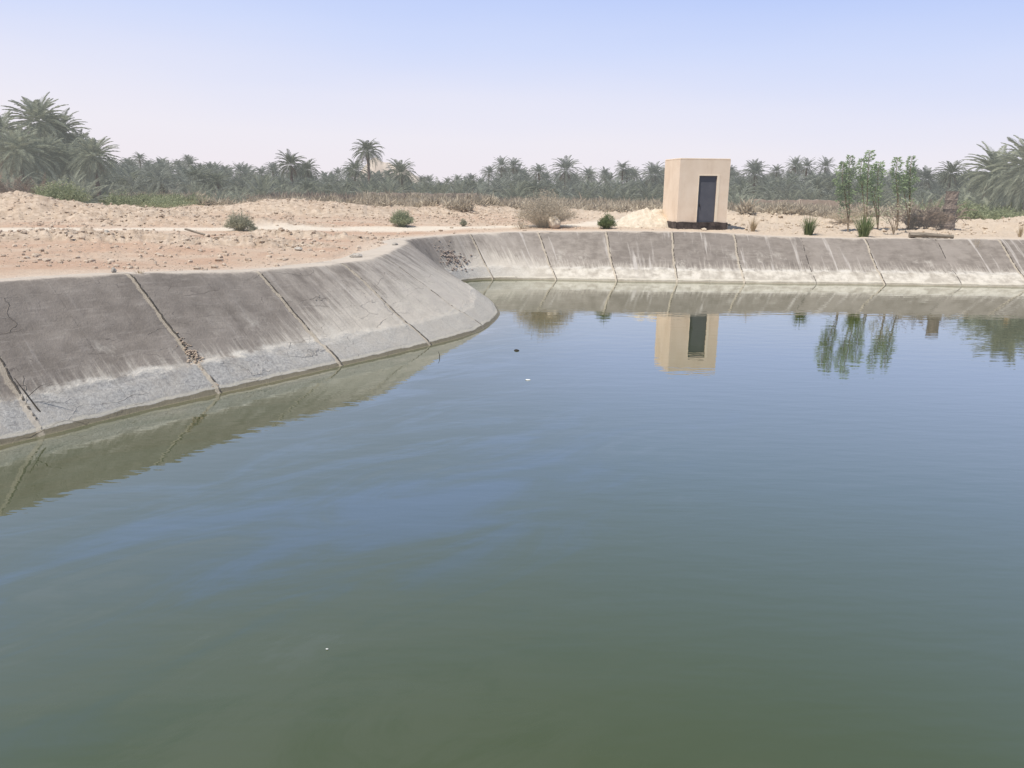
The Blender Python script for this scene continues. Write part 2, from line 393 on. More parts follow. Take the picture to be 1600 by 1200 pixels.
ch = g.math('MULTIPLY', g.ss(g.noise(g.mapv(uv, (1.3, .8, 1)), 1.1, 7, .7), .54, .66), g.ss(z, 1.35, .5)); c = g.mix(g.math('MULTIPLY', ch, .6), c, (0.54, 0.50, 0.44))
# long pale drips from the lip
drip = g.noise(g.mapv(uv, (3.0, .16, 1), (0, 0, .06)), 1.4, 4, .55); c = g.mix(g.math('MULTIPLY', g.ss(drip, .57, .70), g.math('MULTIPLY_ADD', fw, .4, .3)), c, (0.50, 0.46, 0.42))
# crust band
em = g.math('ADD', g.math('ADD', z, g.math('MULTIPLY', g.noise(P, 3.5, 6, .75), -.22)), g.math('MULTIPLY', fw, .05))
crb = g.ss(em, .37, .335)
crc = g.mix(g.ss(fin, .40, .60), (0.29, 0.285, 0.28), (0.47, 0.455, 0.435))
crc = g.mix(fw, crc, g.mix(g.ss(med, .35, .65), (0.42, 0.375, 0.31), (0.66, 0.61, 0.53)))
crc = g.mix(g.math('MULTIPLY', pa, .75), crc, g.mix(fin, (0.42, 0.38, 0.32), (0.60, 0.56, 0.50)))
c = g.mix(g.math('MULTIPLY', g.math('MULTIPLY', crb, .85), g.math('MULTIPLY_ADD', g.ss(med, .35, .6), .45, .55)), c, crc)
rim = g.math('MULTIPLY', g.ss(em, .30, .345), g.ss(em, .43, .36)); c = g.mix(g.math('MULTIPLY', g.math('MULTIPLY', rim, .95), g.math('MULTIPLY', g.ss(med, .35, .62), g.math('SUBTRACT', 1.0, pa))), c, (0.60, 0.56, 0.50))
# salt edge, wet stain and slime at the water
e2 = g.math('ADD', z, g.math('MULTIPLY', g.noise(P, 1.7, 4, .7), -.09))
salt = g.math('MULTIPLY', g.ss(e2, .018, .034), g.ss(e2, .085, .05)); c = g.mix(g.math('MULTIPLY', salt, .75), c, (0.60, 0.55, 0.46))
wet = g.ss(e2, .030, .016); c = g.mix(g.math('MULTIPLY_ADD', fw, -.35, 1.0), c, c); c = g.mix(g.math('MULTIPLY', wet, g.math('MULTIPLY_ADD', fw, -.4, .95)), c, g.mix(fin, (0.14, 0.12, 0.08), (0.26, 0.225, 0.155)))
deep = g.ss(z, .02, -.01); c = g.mix(deep, c, (0.30, 0.26, 0.17))
# cracks
wv = g.n.new('ShaderNodeVectorMath'); wv.operation = 'ADD'; g.set(wv.inputs[0], g.mapv(uv, (.55, 1.5, 1)))
nz = g.n.new('ShaderNodeTexNoise'); g.set(nz.inputs['Vector'], uv); nz.inputs['Scale'].default_value = 2.2; nz.inputs['Detail'].default_value = 5
sc = g.n.new('ShaderNodeVectorMath'); sc.operation = 'SCALE'; g.set(sc.inputs[0], nz.outputs['Color']); sc.inputs['Scale'].default_value = .34
g.l.new(sc.outputs[0], wv.inputs[1])
ck = g.vor(wv.outputs[0], .95, 'DISTANCE_TO_EDGE'); crack = g.ss(ck, .008, .002)
crack = g.math('MULTIPLY', g.math('MULTIPLY', crack, g.ss(g.noise(P, .9, 3, .6), .50, .60)), g.math('MULTIPLY_ADD', fw, -.7, .75))
c = g.mix(g.math('MULTIPLY', crack, .24), c, (0.08, 0.068, 0.056))
ck2 = g.vor(g.mapv(wv.outputs[0], (1, 2.6, 1)), 1.9, 'DISTANCE_TO_EDGE'); crack2 = g.math('MULTIPLY', g.ss(ck2, .010, .003), g.ss(g.noise(P, 1.3, 3, .6), .47, .58))
c = g.mix(g.math('MULTIPLY', g.math('MULTIPLY', crack2, .6), g.math('MULTIPLY_ADD', fw, -.6, 1)), c, (0.07, 0.06, 0.055))
# joints
jn = g.math('ADD', su_, g.math('MULTIPLY_ADD', g.noise(uv, 9, 5, .7), .045, -.0225))
ja = g.math('ABSOLUTE', jn)
jw = g.math('MULTIPLY_ADD', g.noise(uv, 4.5, 6, .8), .21, -.048)
mort = g.math('MULTIPLY', g.math('MULTIPLY', g.ss(ja, jw, g.math('MULTIPLY', jw, .55)), g.ss(fin, .30, .46)), g.ss(st, .05, .75))
c = g.mix(g.math('MULTIPLY', mort, .85), c, g.mix(grit, (0.36, 0.30, 0.23), (0.58, 0.51, 0.41)))
jd = g.math('ABSOLUTE', g.math('SUBTRACT', jn, .03)); dark = g.math('MULTIPLY', g.ss(jd, .020, .008), g.ss(g.noise(uv, 3.3, 3, .7), .42, .52))
c = g.mix(g.math('MULTIPLY', dark, .85), c, (0.06, 0.052, 0.045))
# dusty shoulder
top = g.math('MULTIPLY', g.ss(g.attr('tv'), g.math('MULTIPLY_ADD', g.noise(P, 1.4, 5, .7), .45, .76), g.math('MULTIPLY_ADD', g.noise(P, 1.4, 5, .7), .40, .92)), 1.0)
c = g.mix(g.math('MULTIPLY', top, .88), c, g.mix(med, (0.42, 0.36, 0.30), (0.60, 0.53, 0.45)))
c = g.mix(g.math('MULTIPLY', g.ss(grit, .60, .72), .22), c, (0.10, 0.09, 0.08))
g.color(c)
hh = g.math('ADD', g.math('MULTIPLY', fin, .7), g.math('MULTIPLY', med, .9))
hh = g.math('SUBTRACT', hh, g.math('MULTIPLY', g.math('MAXIMUM', crack, dark), 1.3))
hh = g.math('SUBTRACT', hh, g.math('MULTIPLY', mort, g.math('MULTIPLY', grit, .9)))
hh = g.math('ADD', hh, g.math('MULTIPLY', g.math('MULTIPLY', crb, grit), .8))
g.normal(g.bump(hh, 0.03, 0.8))
g.set(g.bs.inputs['Roughness'], g.ss(wet, 0, 1, .9, .45))
me = mesh('concrete_lining', VX.reshape(-1, 3).tolist(), F.tolist(), g.m, True)
for nm, arr in (('su', su), ('pale', pale), ('tint', tint), ('stren', stren), ('farw', farw), ('tv', np.repeat(prof[None, :, 0], nu, 0))):
    a = me.attributes.new(nm, 'FLOAT', 'POINT'); a.data.foreach_set('value', arr.ravel().astype(np.float32))
uvl = me.uv_layers.new(name='UVMap'); li = np.empty(len(me.loops), int); me.loops.foreach_get('vertex_index', li)
UV = np.stack([UU.ravel(), VM.ravel()], -1)[li].astype(np.float32); uvl.data.foreach_set('uv', UV.ravel())
tag(link('concrete_lining', me), 'cracked grey concrete lining sloping down to the water all round the pond', 'pond wall')

# ------------------------------------------------------------------ water
WP = np.concatenate([CURVE[::6, :2]+0.35*(CURVE[::6, 2:4]-CURVE[::6, :2]), CURVE[::6, 4:5]], 1)
WL = np.concatenate([CURVE[::6, :2], CURVE[::6, 4:5]], 1)
V = []; st_ = .25
xs = np.arange(-13, 34, st_); ys = np.arange(.5, 31.5, st_)
X_, Y_ = np.meshgrid(xs, ys); pts = np.stack([X_.ravel(), Y_.ravel()], -1)
dI, _ = sdf(pts, WP); dW, _ = sdf(pts, WL)
nx, ny = len(xs), len(ys); I = np.arange(nx*ny).reshape(ny, nx)
q = np.stack([I[:-1, :-1], I[:-1, 1:], I[1:, 1:], I[1:, :-1]], -1).reshape(-1, 4)
q = q[(dI[q] < 0.0).any(1)]
used = np.unique(q); remap = -np.ones(nx*ny, int); remap[used] = np.arange(len(used))
g = G('pond_water'); P = g.geo.outputs['Position']
sh = g.attr('shore')
body = g.mix(g.noise(g.mapv(P, (.5, .8, 1), (0, 0, R(35))), .35, 4, .55), (0.044, 0.055, 0.012), (0.050, 0.064, 0.016))
shal = g.math('MULTIPLY', g.ss(g.math('ADD', sh, g.math('MULTIPLY', g.noise(P, .9, 4), -.6)), .9, -.35), g.ss(g.sep(P)[1], 25, 20))
body = g.mix(g.math('MULTIPLY', shal, .75), body, (0.15, 0.128, 0.070))
# thin dust film drifting on the surface
rot = g.mapv(g.mapv(P, (1, 1, 1), (0, 0, R(-36))), (.55, 1.5, 1))
film = g.noise(rot, .75, 8, .66, .9)
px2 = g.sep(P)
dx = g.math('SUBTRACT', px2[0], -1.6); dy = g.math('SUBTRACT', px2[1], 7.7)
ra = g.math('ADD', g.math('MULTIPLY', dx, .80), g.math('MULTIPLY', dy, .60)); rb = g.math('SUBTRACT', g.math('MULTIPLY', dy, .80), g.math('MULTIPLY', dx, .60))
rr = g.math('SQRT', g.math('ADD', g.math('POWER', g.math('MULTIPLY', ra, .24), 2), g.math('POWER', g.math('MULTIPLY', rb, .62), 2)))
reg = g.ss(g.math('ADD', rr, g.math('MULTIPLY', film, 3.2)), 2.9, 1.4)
body = g.mix(g.math('MULTIPLY', reg, .5), body, (0.062, 0.090, 0.140))  # gap in the film: blue sky sheen painted into the water colour
cov = g.math('MULTIPLY', g.ss(g.math('ADD', px2[0], g.math('MULTIPLY', film, 5.0)), 5.2, .8), g.math('SUBTRACT', 1.0, reg)); cov = g.math('MULTIPLY', cov, g.ss(film, .36, .56, .25, 1.0))
body = g.mix(g.math('MULTIPLY', cov, .7), body, (0.078, 0.090, 0.055))
fl2 = g.math('MULTIPLY', g.ss(film, .56, .66), g.ss(rr, 2.4, .8)); body = g.mix(g.math('MULTIPLY', fl2, .22), body, (0.12, 0.13, 0.11))
w1 = g.noise(g.mapv(P, (.8, 2.6, 1), (0, 0, R(5))), 1.5, 2, .5); w2 = g.noise(g.mapv(P, (.9, 3.2, 1), (0, 0, R(-4))), 5.0, 1, .5)
calm = g.noise(g.mapv(P, (.3, .7, 1)), .5, 2)
amp = g.math('MULTIPLY', g.ss(calm, .35, .65, .45, 1.0), 1.0)
h1 = g.math('ADD', g.math('MULTIPLY', w1, 1.0), g.math('MULTIPLY', g.math('MULTIPLY', w2, amp), .16))
nb = g.bump(h1, 0.0024, 1.0)
df = g.n.new('ShaderNodeBsdfDiffuse'); g.set(df.inputs[0], body)
gl = g.n.new('ShaderNodeBsdfGlossy'); gl.inputs['Roughness'].default_value = .004; g.set(gl.inputs['Color'], (.98, .99, .97)); g.l.new(nb, gl.inputs['Normal'])
lw = g.n.new('ShaderNodeLayerWeight'); lw.inputs[0].default_value = .5; g.l.new(nb, lw.inputs['Normal'])
fr = g.math('MULTIPLY_ADD', g.math('POWER', lw.outputs['Facing'], 1.93), .98, .0, clamp=True)
fr = g.math('MULTIPLY', fr, g.math('MULTIPLY_ADD', cov, -.30, 1.0))
ms = g.n.new('ShaderNodeMixShader'); g.l.new(fr, ms.inputs[0]); g.l.new(df.outputs[0], ms.inputs[1]); g.l.new(gl.outputs[0], ms.inputs[2]); g.l.new(ms.outputs[0], g.out.inputs[0])
me = mesh('water', np.c_[pts[used], np.zeros(len(used))].tolist(), remap[q].tolist(), g.m, True)
a = me.attributes.new('shore', 'FLOAT', 'POINT'); a.data.foreach_set('value', (-dW[used]).astype(np.float32))
tag(link('water', me), kind='structure')

# ------------------------------------------------------------------ shed
def box(V, Fc, x0, x1, y0, y1, z0, z1):
    b = len(V); V += [(x0, y0, z0), (x1, y0, z0), (x1, y1, z0), (x0, y1, z0), (x0, y0, z1), (x1, y0, z1), (x1, y1, z1), (x0, y1, z1)]
    Fc += [tuple(b+i for i in f) for f in ((0, 3, 2, 1), (4, 5, 6, 7), (0, 1, 5, 4), (1, 2, 6, 5), (2, 3, 7, 6), (3, 0, 4, 7))]
def bevel(o, w, seg=2):
    m = o.modifiers.new('bevel', 'BEVEL'); m.width = w; m.segments = seg; m.limit_method = 'ANGLE'
g = G('cream_render_plaster'); p = g.pos(); n = g.noise(p, 1.5, 5, .6); nf = g.noise(p, 40, 4, .7)
c = g.mix(g.ss(n, .3, .7), (0.70, 0.565, 0.435), (0.76, 0.63, 0.50))
st2 = g.noise(g.mapv(p, (1.6, 1.6, .45)), 1.5, 6, .65); c = g.mix(g.math('MULTIPLY', g.ss(st2, .5, .72), .30), c, (0.52, 0.38, 0.27))
zl = g.sep(p)[2]; c = g.mix(g.ss(g.math('ADD', zl, g.math('MULTIPLY', n, .3)), .62, .38), c, (0.66, 0.50, 0.36))
g.color(c); g.normal(g.bump(nf, .006, .5)); PLASTER = g.m
PALE_TRIM = simple('pale_door_surround', (0.76, 0.64, 0.49), (0.80, 0.69, 0.55), 3)
g = G('dark_steel_door'); p = g.pos(); n = g.noise(p, 3, 5, .6); g.color(g.mix(n, (0.072, 0.076, 0.092), (0.12, 0.122, 0.138))); g.bs.inputs['Roughness'].default_value = .5; DOOR = g.m
PLINTH = simple('bitumen_plinth', (0.045, 0.038, 0.036), (0.11, 0.09, 0.082), 4, bump=.03)
fx0, fy0 = at(1056.5, 356, 1.66)
sx, sy = 6.98, 33.55
SZ = 1.63
shed = empty('pump_house', (sx, sy, SZ), R(7))
tag(shed, 'small cream flat-roofed hut with a dark door on the far bank', 'hut')
# local: x 0..w along the front, y 0..d backwards; walls as four slabs around a door opening
w_, d_, hs = 2.20, 2.05, 2.93
ph = .29
bmV, bmF = [], []
dx0, dx1, dz1 = .87, 1.66, 2.28
t_ = .16
box(bmV, bmF, 0, dx0, 0, t_, ph, hs); box(bmV, bmF, dx1, w_, 0, t_, ph, hs); box(bmV, bmF, dx0, dx1, 0, t_, dz1, hs)
box(bmV, bmF, 0, t_, t_, d_, ph, hs); box(bmV, bmF, w_-t_, w_, t_, d_, ph, hs); box(bmV, bmF, t_, w_-t_, d_-t_, d_, ph, hs)
part('wall', bmV, bmF, PLASTER, shed)
V, Fc = [], []; box(V, Fc, .002, w_-.002, .002, d_-.002, hs+.002, hs+.06); o = part('roof', V, Fc, PLASTER, shed); bevel(o, .015)
V, Fc = [], []
n_ = 14                                                    # rough tarred plinth with an uneven upper edge
for side in range(4):
    for i in range(n_):
        f0, f1 = i/n_, (i+1)/n_
        for f in (f0, f1):
            if side == 0: q_ = (-.05+f*(w_+.1), -.05)
            elif side == 1: q_ = (w_+.05, -.05+f*(d_+.1))
            elif side == 2: q_ = (w_+.05-f*(w_+.1), d_+.05)
            else: q_ = (-.05, d_+.05-f*(d_+.1))
            hh_ = ph+.07+.05*mnoise.noise((q_[0]*2.1, q_[1]*2.1, 3))
            V.append((*q_, -.45)); V.append((*q_, hh_))
            qi = (min(max(q_[0], .02), w_-.02), min(max(q_[1], .02), d_-.02)); V.append((*qi, hh_))
        b = len(V)-6; Fc += [(b, b+3, b+4, b+1), (b+1, b+4, b+5, b+2)]
part('plinth', V, Fc, PLINTH, shed)
V, Fc = [], []; box(V, Fc, dx0+.002, dx1-.002, .055, .09, .10, dz1-.002); door = part('door', V, Fc, DOOR, shed)
V, Fc = [], []
for (a0, a1, c0, c1) in ((dx0+.004, dx0+.05, .12, dz1-.01), (dx1-.05, dx1-.004, .12, dz1-.01), (dx0+.05, dx1-.05, dz1-.055, dz1-.01)):
    box(V, Fc, a0, a1, .040, .055, c0, c1)
part('door_frame', V, Fc, DOOR, door)
V, Fc = [], []; box(V, Fc, dx0+.09, dx0+.115, .015, .040, 1.0, 1.12); part('handle', V, Fc, M['flot_dark'], door)
V, Fc = [], []; box(V, Fc, dx1+.002, dx1+.11, -.012, .05, ph+.05, dz1+.06); box(V, Fc, dx0-.03, dx0-.002, -.012, .05, ph+.05, dz1+.06); box(V, Fc, dx0-.001, dx1+.001, -.012, .05, dz1+.002, dz1+.06)
part('door_surround', V, Fc, PALE_TRIM, shed)
V, Fc = [], []; box(V, Fc, dx0-.05, dx1+.05, -.10, .08, -.3, .14); part('step', V, Fc, PLINTH, shed)

# ------------------------------------------------------------------ vegetation builders
def frond(V, Fc, base, az, el, L, droop, nl, ll, lw, twist=0.0, vee=.5):
    """one pinnate frond: rachis strip and two rows of narrow leaflets"""
    ca, sa = math.cos(az), math.sin(az); p = Vector(base); e = el; st = L/nl; pts = []; dirs = []
    for i in range(nl+1):
        t = i/nl; e = el-droop*(t**1.35)
        d = Vector((ca*math.cos(e), sa*math.cos(e), math.sin(e))); pts.append(p.copy()); dirs.append(d); p = p+d*st
    side = Vector((-sa, ca, 0)); r0 = .028*L/3
    b = len(V)
    for i in range(0, nl+1, 3):
        w = r0*(1-.8*i/nl); up = side.cross(dirs[i]); V.append(pts[i]+side*w); V.append(pts[i]-side*w)
    m = len(range(0, nl+1, 3))
    for i in range(m-1): Fc.append((b+2*i, b+2*i+1, b+2*i+3, b+2*i+2))
    for i in range(1, nl+1):
        t = i/nl
        if t < .12: continue
        l = ll*(math.sin(math.pi*min(1, (t*.92+.08)))**.55)*random.uniform(.85, 1.1)
        d = dirs[i]; up = -side.cross(d)
        if up.z < 0: up = -up
        for s in (-1, 1):
            q = (side*s*math.cos(vee)+up*math.sin(vee)*random.uniform(.3, 1)).normalized()
            dr = (q*(1-.45*t)+d*(.55+.6*t)+Vector((0, 0, -.18))).normalized()
            b = len(V); p0 = pts[i]; V.append(p0-d*lw); V.append(p0+d*lw); V.append(p0+dr*l*.6+d*lw*.7+Vector((0, 0, .02))); V.append(p0+dr*l+Vector((0, 0, -.12*l)))
            Fc.append((b, b+1, b+2, b+3))
def crown_mesh(name, m, seed, nf=46, L=2.9, nl=22, ll=.5, lw=.028, elmin=-.35, elmax=1.35, droop=1.15):
    random.seed(seed); V, Fc = [], []
    for i in range(nf):
        t = i/nf; az = i*2.39996+random.uniform(-.25, .25)
        el = elmax+(elmin-elmax)*(t**.9)+random.uniform(-.12, .12)
        frond(V, Fc, (.12*math.cos(az), .12*math.sin(az), .35*(1-t)), az, el, L*random.uniform(.85, 1.1)*(1-.15*(1-t)), droop*random.uniform(.75, 1.2), nl, ll, lw)
    return mesh(name, V, Fc, m)
def dead_mesh(name, seed, nf=12, L=2.2, nl=14):
    random.seed(seed); V, Fc = [], []
    for i in range(nf):
        az = random.uniform(0, 6.28)
        frond(V, Fc, (.15*math.cos(az), .15*math.sin(az), -.15), az, random.uniform(-.9, -.4), L*random.uniform(.6, 1), random.uniform(.6, 1.1), nl, .35, .025)
    return mesh(name, V, Fc, M['dead_frond'])
def trunk_mesh(name, h, seed, r=.2, lean=.3):
    random.seed(seed); V, Fc = [], []; n = max(6, int(h/.18)); ns = 9; ax, ay = random.uniform(-lean, lean), random.uniform(-lean, lean)
    for j in range(n+1):
        t = j/n; rr_ = r*(1.25-.35*t)*(1.0+(.13 if j % 2 else -.04)) + (.12*r if t > .85 else 0); 
        for k in range(ns):
            a = k/ns*6.283+j*.35; rk = rr_*random.uniform(.92, 1.1)
            V.append((ax*(t-1)*(1-t*.3)+rk*math.cos(a), ay*(t-1)*(1-t*.3)+rk*math.sin(a), t*h-h))
    for j in range(n):
        for k in range(ns):
            a = j*ns+k; b = j*ns+(k+1) % ns; Fc.append((a, b, b+ns, a+ns))
    return mesh(name, V, Fc, M['trunk'])
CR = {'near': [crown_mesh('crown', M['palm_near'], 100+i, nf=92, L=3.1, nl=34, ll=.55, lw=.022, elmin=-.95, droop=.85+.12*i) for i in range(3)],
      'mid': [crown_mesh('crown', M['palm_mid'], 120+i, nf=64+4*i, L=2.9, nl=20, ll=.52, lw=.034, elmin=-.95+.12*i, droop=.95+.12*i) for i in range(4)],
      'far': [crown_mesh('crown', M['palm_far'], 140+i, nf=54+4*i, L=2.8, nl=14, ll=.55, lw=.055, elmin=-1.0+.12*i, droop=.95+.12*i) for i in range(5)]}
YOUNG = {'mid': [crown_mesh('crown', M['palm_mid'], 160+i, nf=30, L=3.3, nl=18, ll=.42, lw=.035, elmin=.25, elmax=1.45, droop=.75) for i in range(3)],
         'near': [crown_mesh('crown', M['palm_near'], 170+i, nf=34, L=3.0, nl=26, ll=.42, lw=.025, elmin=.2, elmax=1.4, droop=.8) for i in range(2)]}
SKIRT = [dead_mesh('dead_fronds', 180+i) for i in range(3)]
TRUNK = {}
def trunk(h, v):
    key = (round(h*2)/2, v)
    if key not in TRUNK: TRUNK[key] = trunk_mesh('trunk', key[0], 200+v+int(h*7), .2, .12*h)
    return TRUNK[key]
pc = 0
def palm(x, y, ztop, kind, label, group=None, size=1.0, skirt=True, zb=None):
    """ztop = height of the crown's highest tips"""
    global pc; pc += 1
    zg = Zg(x, y) if zb is None else zb
    hc = max(.9, ztop-1.9*size-zg)
    root = empty('palm_tree', (x, y, zg-.05), random.Random(pc).uniform(0, 6.28))
    tag(root, label, 'palm tree', group)
    rr_ = random.Random(pc*3)
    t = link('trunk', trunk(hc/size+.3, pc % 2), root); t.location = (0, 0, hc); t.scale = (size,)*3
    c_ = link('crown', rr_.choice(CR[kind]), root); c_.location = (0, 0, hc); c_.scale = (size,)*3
    c_.rotation_euler = (rr_.uniform(-.1, .1), rr_.uniform(-.1, .1), rr_.uniform(0, 6))
    if skirt and hc > 2.0:
        s_ = link('dead_fronds', rr_.choice(SKIRT), root); s_.location = (0, 0, hc); s_.scale = (size,)*3
    return root
def young(x, y, size, kind, label, group=None, name='young_palm'):
    global pc; pc += 1
    rr_ = random.Random(pc*5); o = link(name, rr_.choice(YOUNG[kind]))
    o.location = (x, y, Zg(x, y)-.1); o.rotation_euler = (0, 0, rr_.uniform(0, 6.28)); o.scale = (size, size, size*rr_.uniform(.8, 1.05))
    return tag(o, label, 'young palm', group)
def px_palm(px, pytop, Y, kind, label, group=None, size=1.0, **k):
    x, y, z = far(px, pytop, Y); return palm(x, y, z, kind, label, group, size, **k)

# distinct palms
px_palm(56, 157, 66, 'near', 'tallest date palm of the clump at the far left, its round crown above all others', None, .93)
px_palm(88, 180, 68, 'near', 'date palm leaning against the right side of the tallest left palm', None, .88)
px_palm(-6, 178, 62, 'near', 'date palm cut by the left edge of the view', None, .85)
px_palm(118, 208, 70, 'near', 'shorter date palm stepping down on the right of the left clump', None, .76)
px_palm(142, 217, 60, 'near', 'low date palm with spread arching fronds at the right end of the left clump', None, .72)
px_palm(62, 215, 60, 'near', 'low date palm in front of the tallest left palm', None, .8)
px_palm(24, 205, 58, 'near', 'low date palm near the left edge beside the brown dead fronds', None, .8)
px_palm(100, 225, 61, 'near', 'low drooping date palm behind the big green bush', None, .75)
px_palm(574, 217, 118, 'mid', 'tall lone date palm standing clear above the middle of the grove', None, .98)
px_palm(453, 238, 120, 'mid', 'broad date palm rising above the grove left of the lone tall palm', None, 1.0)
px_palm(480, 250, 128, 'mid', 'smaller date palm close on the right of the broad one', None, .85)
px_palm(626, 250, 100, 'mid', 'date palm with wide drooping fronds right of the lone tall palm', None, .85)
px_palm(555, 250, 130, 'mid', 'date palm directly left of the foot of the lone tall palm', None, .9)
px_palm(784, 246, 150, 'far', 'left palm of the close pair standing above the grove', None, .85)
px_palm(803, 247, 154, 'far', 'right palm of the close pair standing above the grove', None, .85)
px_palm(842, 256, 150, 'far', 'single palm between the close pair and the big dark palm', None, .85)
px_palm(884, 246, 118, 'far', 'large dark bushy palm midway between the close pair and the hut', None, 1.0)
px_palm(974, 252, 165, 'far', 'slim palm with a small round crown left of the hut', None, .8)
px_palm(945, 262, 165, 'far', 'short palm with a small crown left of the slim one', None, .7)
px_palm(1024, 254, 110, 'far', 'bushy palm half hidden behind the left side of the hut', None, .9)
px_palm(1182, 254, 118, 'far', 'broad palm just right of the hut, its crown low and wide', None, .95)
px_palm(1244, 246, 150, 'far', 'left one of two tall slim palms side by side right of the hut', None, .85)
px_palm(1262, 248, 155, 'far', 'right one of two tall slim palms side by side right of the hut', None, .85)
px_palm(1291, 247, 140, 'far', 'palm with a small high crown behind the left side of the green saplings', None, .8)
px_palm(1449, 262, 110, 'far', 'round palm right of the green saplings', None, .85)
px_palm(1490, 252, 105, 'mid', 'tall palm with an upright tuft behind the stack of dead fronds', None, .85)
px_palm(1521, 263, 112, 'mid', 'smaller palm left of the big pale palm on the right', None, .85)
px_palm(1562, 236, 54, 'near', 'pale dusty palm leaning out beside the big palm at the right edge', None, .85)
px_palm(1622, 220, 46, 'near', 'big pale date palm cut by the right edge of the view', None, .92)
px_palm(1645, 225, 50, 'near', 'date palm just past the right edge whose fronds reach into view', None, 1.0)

# grove
PROF = [(-80, 225), (0, 228), (60, 232), (160, 240), (200, 243), (260, 244), (300, 247), (340, 252), (400, 258), (480, 262), (540, 264), (600, 266), (640, 270), (700, 276), (740, 272), (770, 262), (830, 262), (860, 266), (930, 266), (980, 266), (1010, 262), (1060, 262), (1130, 262), (1180, 262), (1230, 262), (1330, 262), (1420, 268), (1480, 268), (1560, 268), (1700, 262)]
PXs = [p[0] for p in PROF]; PYs = [p[1] for p in PROF]
def sect(px):
    if px < 420: return 'date palm in the dense hazy grove left of the lone tall palm', 'palms of the far grove, left part'
    if px < 760: return 'date palm in the hazy grove around the foot of the lone tall palm', 'palms of the far grove, middle part'
    if px < 1060: return 'date palm in the hazy grove just left of the cream hut', 'palms of the far grove, left of the hut'
    if px < 1330: return 'date palm in the hazy grove just right of the cream hut', 'palms of the far grove, right of the hut'
    return 'date palm in the hazy grove behind the saplings and the dead frond stack', 'palms of the far grove, right end'
rg = random.Random(42)
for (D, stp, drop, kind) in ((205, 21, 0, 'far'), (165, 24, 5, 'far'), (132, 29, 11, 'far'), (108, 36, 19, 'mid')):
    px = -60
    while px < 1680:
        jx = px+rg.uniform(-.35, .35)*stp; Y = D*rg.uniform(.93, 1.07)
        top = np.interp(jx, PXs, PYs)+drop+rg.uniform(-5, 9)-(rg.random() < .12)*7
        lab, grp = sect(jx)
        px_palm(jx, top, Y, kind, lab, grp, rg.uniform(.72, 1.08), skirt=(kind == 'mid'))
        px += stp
# young ground-level palms in front
px = -30
while px < 1660:
    Y = rg.uniform(78, 98); jx = px+rg.uniform(-12, 12)
    if not (150 < jx < 330 and Y < 85):
        x, y, z = far(jx, 300, Y); lab, grp = sect(jx)
        young(x, y, rg.uniform(.75, 1.15), 'mid', lab.replace('date palm in', 'young palm low in').replace('hazy ', '').replace('dense ', ''), 'young '+grp)
    px += 36
for q_, (px_, Y, s, lab) in enumerate(((8, 54, 1.0, 'young palm at the left edge behind the curtain of dead fronds'), (60, 54, .85, 'young palm straight behind the large rounded green bush'), (100, 56, 1.0, 'young palm between the large rounded bush and the low palm with arching fronds'), (128, 55, .8, 'young palm at the foot of the low palm with arching fronds'), (160, 62, .8, 'young palm at the right end of the left clump'), (38, 58, 1.1, 'tall young palm in the dark heart of the left clump'), (80, 60, 1.1, 'young palm under the palm that leans right of the tallest'))):
    x, y, z = far(px_, 290, Y); young(x, y, s, 'near', lab)
for (px_, Y, s) in ((345, 60, .62), (372, 62, .6), (1150, 58, .7), (1170, 56, .62), (1440, 52, .7), (1500, 50, .8), (1545, 48, .8)):
    x, y, z = far(px_, 310, Y)
    lab = {345: 'low young palm left of the two at the left end of the pale mound', 372: 'low young palm right of the two by the pale mound', 1150: 'low young palm touching the right edge of the hut', 1170: 'second low young palm right of the hut', 1440: 'low young palm behind the left side of the dead frond stack', 1500: 'low young palm right of the dead frond stack', 1545: 'low young palm under the big palm at the right edge'}[px_]
    young(x, y, s, 'near', lab)

# the grove's inner mass of fronds, past any counting
GV, GF = [], []
_b = []
for i in range(4):
    random.seed(600+i); v_, f_ = [], []
    for q in range(26):
        frond(v_, f_, (0, 0, 0), q*2.4+random.uniform(-.3, .3), random.uniform(-.5, 1.35), 2.7*random.uniform(.8, 1.1), random.uniform(.7, 1.2), 9, .6, .085)
    _b.append((np.array([tuple(p) for p in v_]), f_))
rf = np.random.default_rng(77); fx, fz = [], []
for i in range(760):
    Y = rf.uniform(96, 190); px_ = rf.uniform(-60, 1680); top = np.interp(px_, PXs, PYs)+rf.uniform(8, 34); x, _, z_ = far(px_, top, Y); fx.append((x, Y, z_-2.2))
for i, (x, Y, z_) in enumerate(fx):
    v_, f_ = _b[i % 4]; a = rf.uniform(0, 6.28); c_, s_ = math.cos(a), math.sin(a); b = len(GV)
    w = np.stack([v_[:, 0]*c_-v_[:, 1]*s_+x, v_[:, 0]*s_+v_[:, 1]*c_+Y, v_[:, 2]+max(z_, 1.2)], -1); GV += w.tolist(); GF += [tuple(b+q for q in f) for f in f_]
tag(part('palm_undergrowth', GV, GF, M['palm_far'], None), 'dense mass of palm fronds filling the grove between the countable crowns', 'palm grove', kind='stuff')

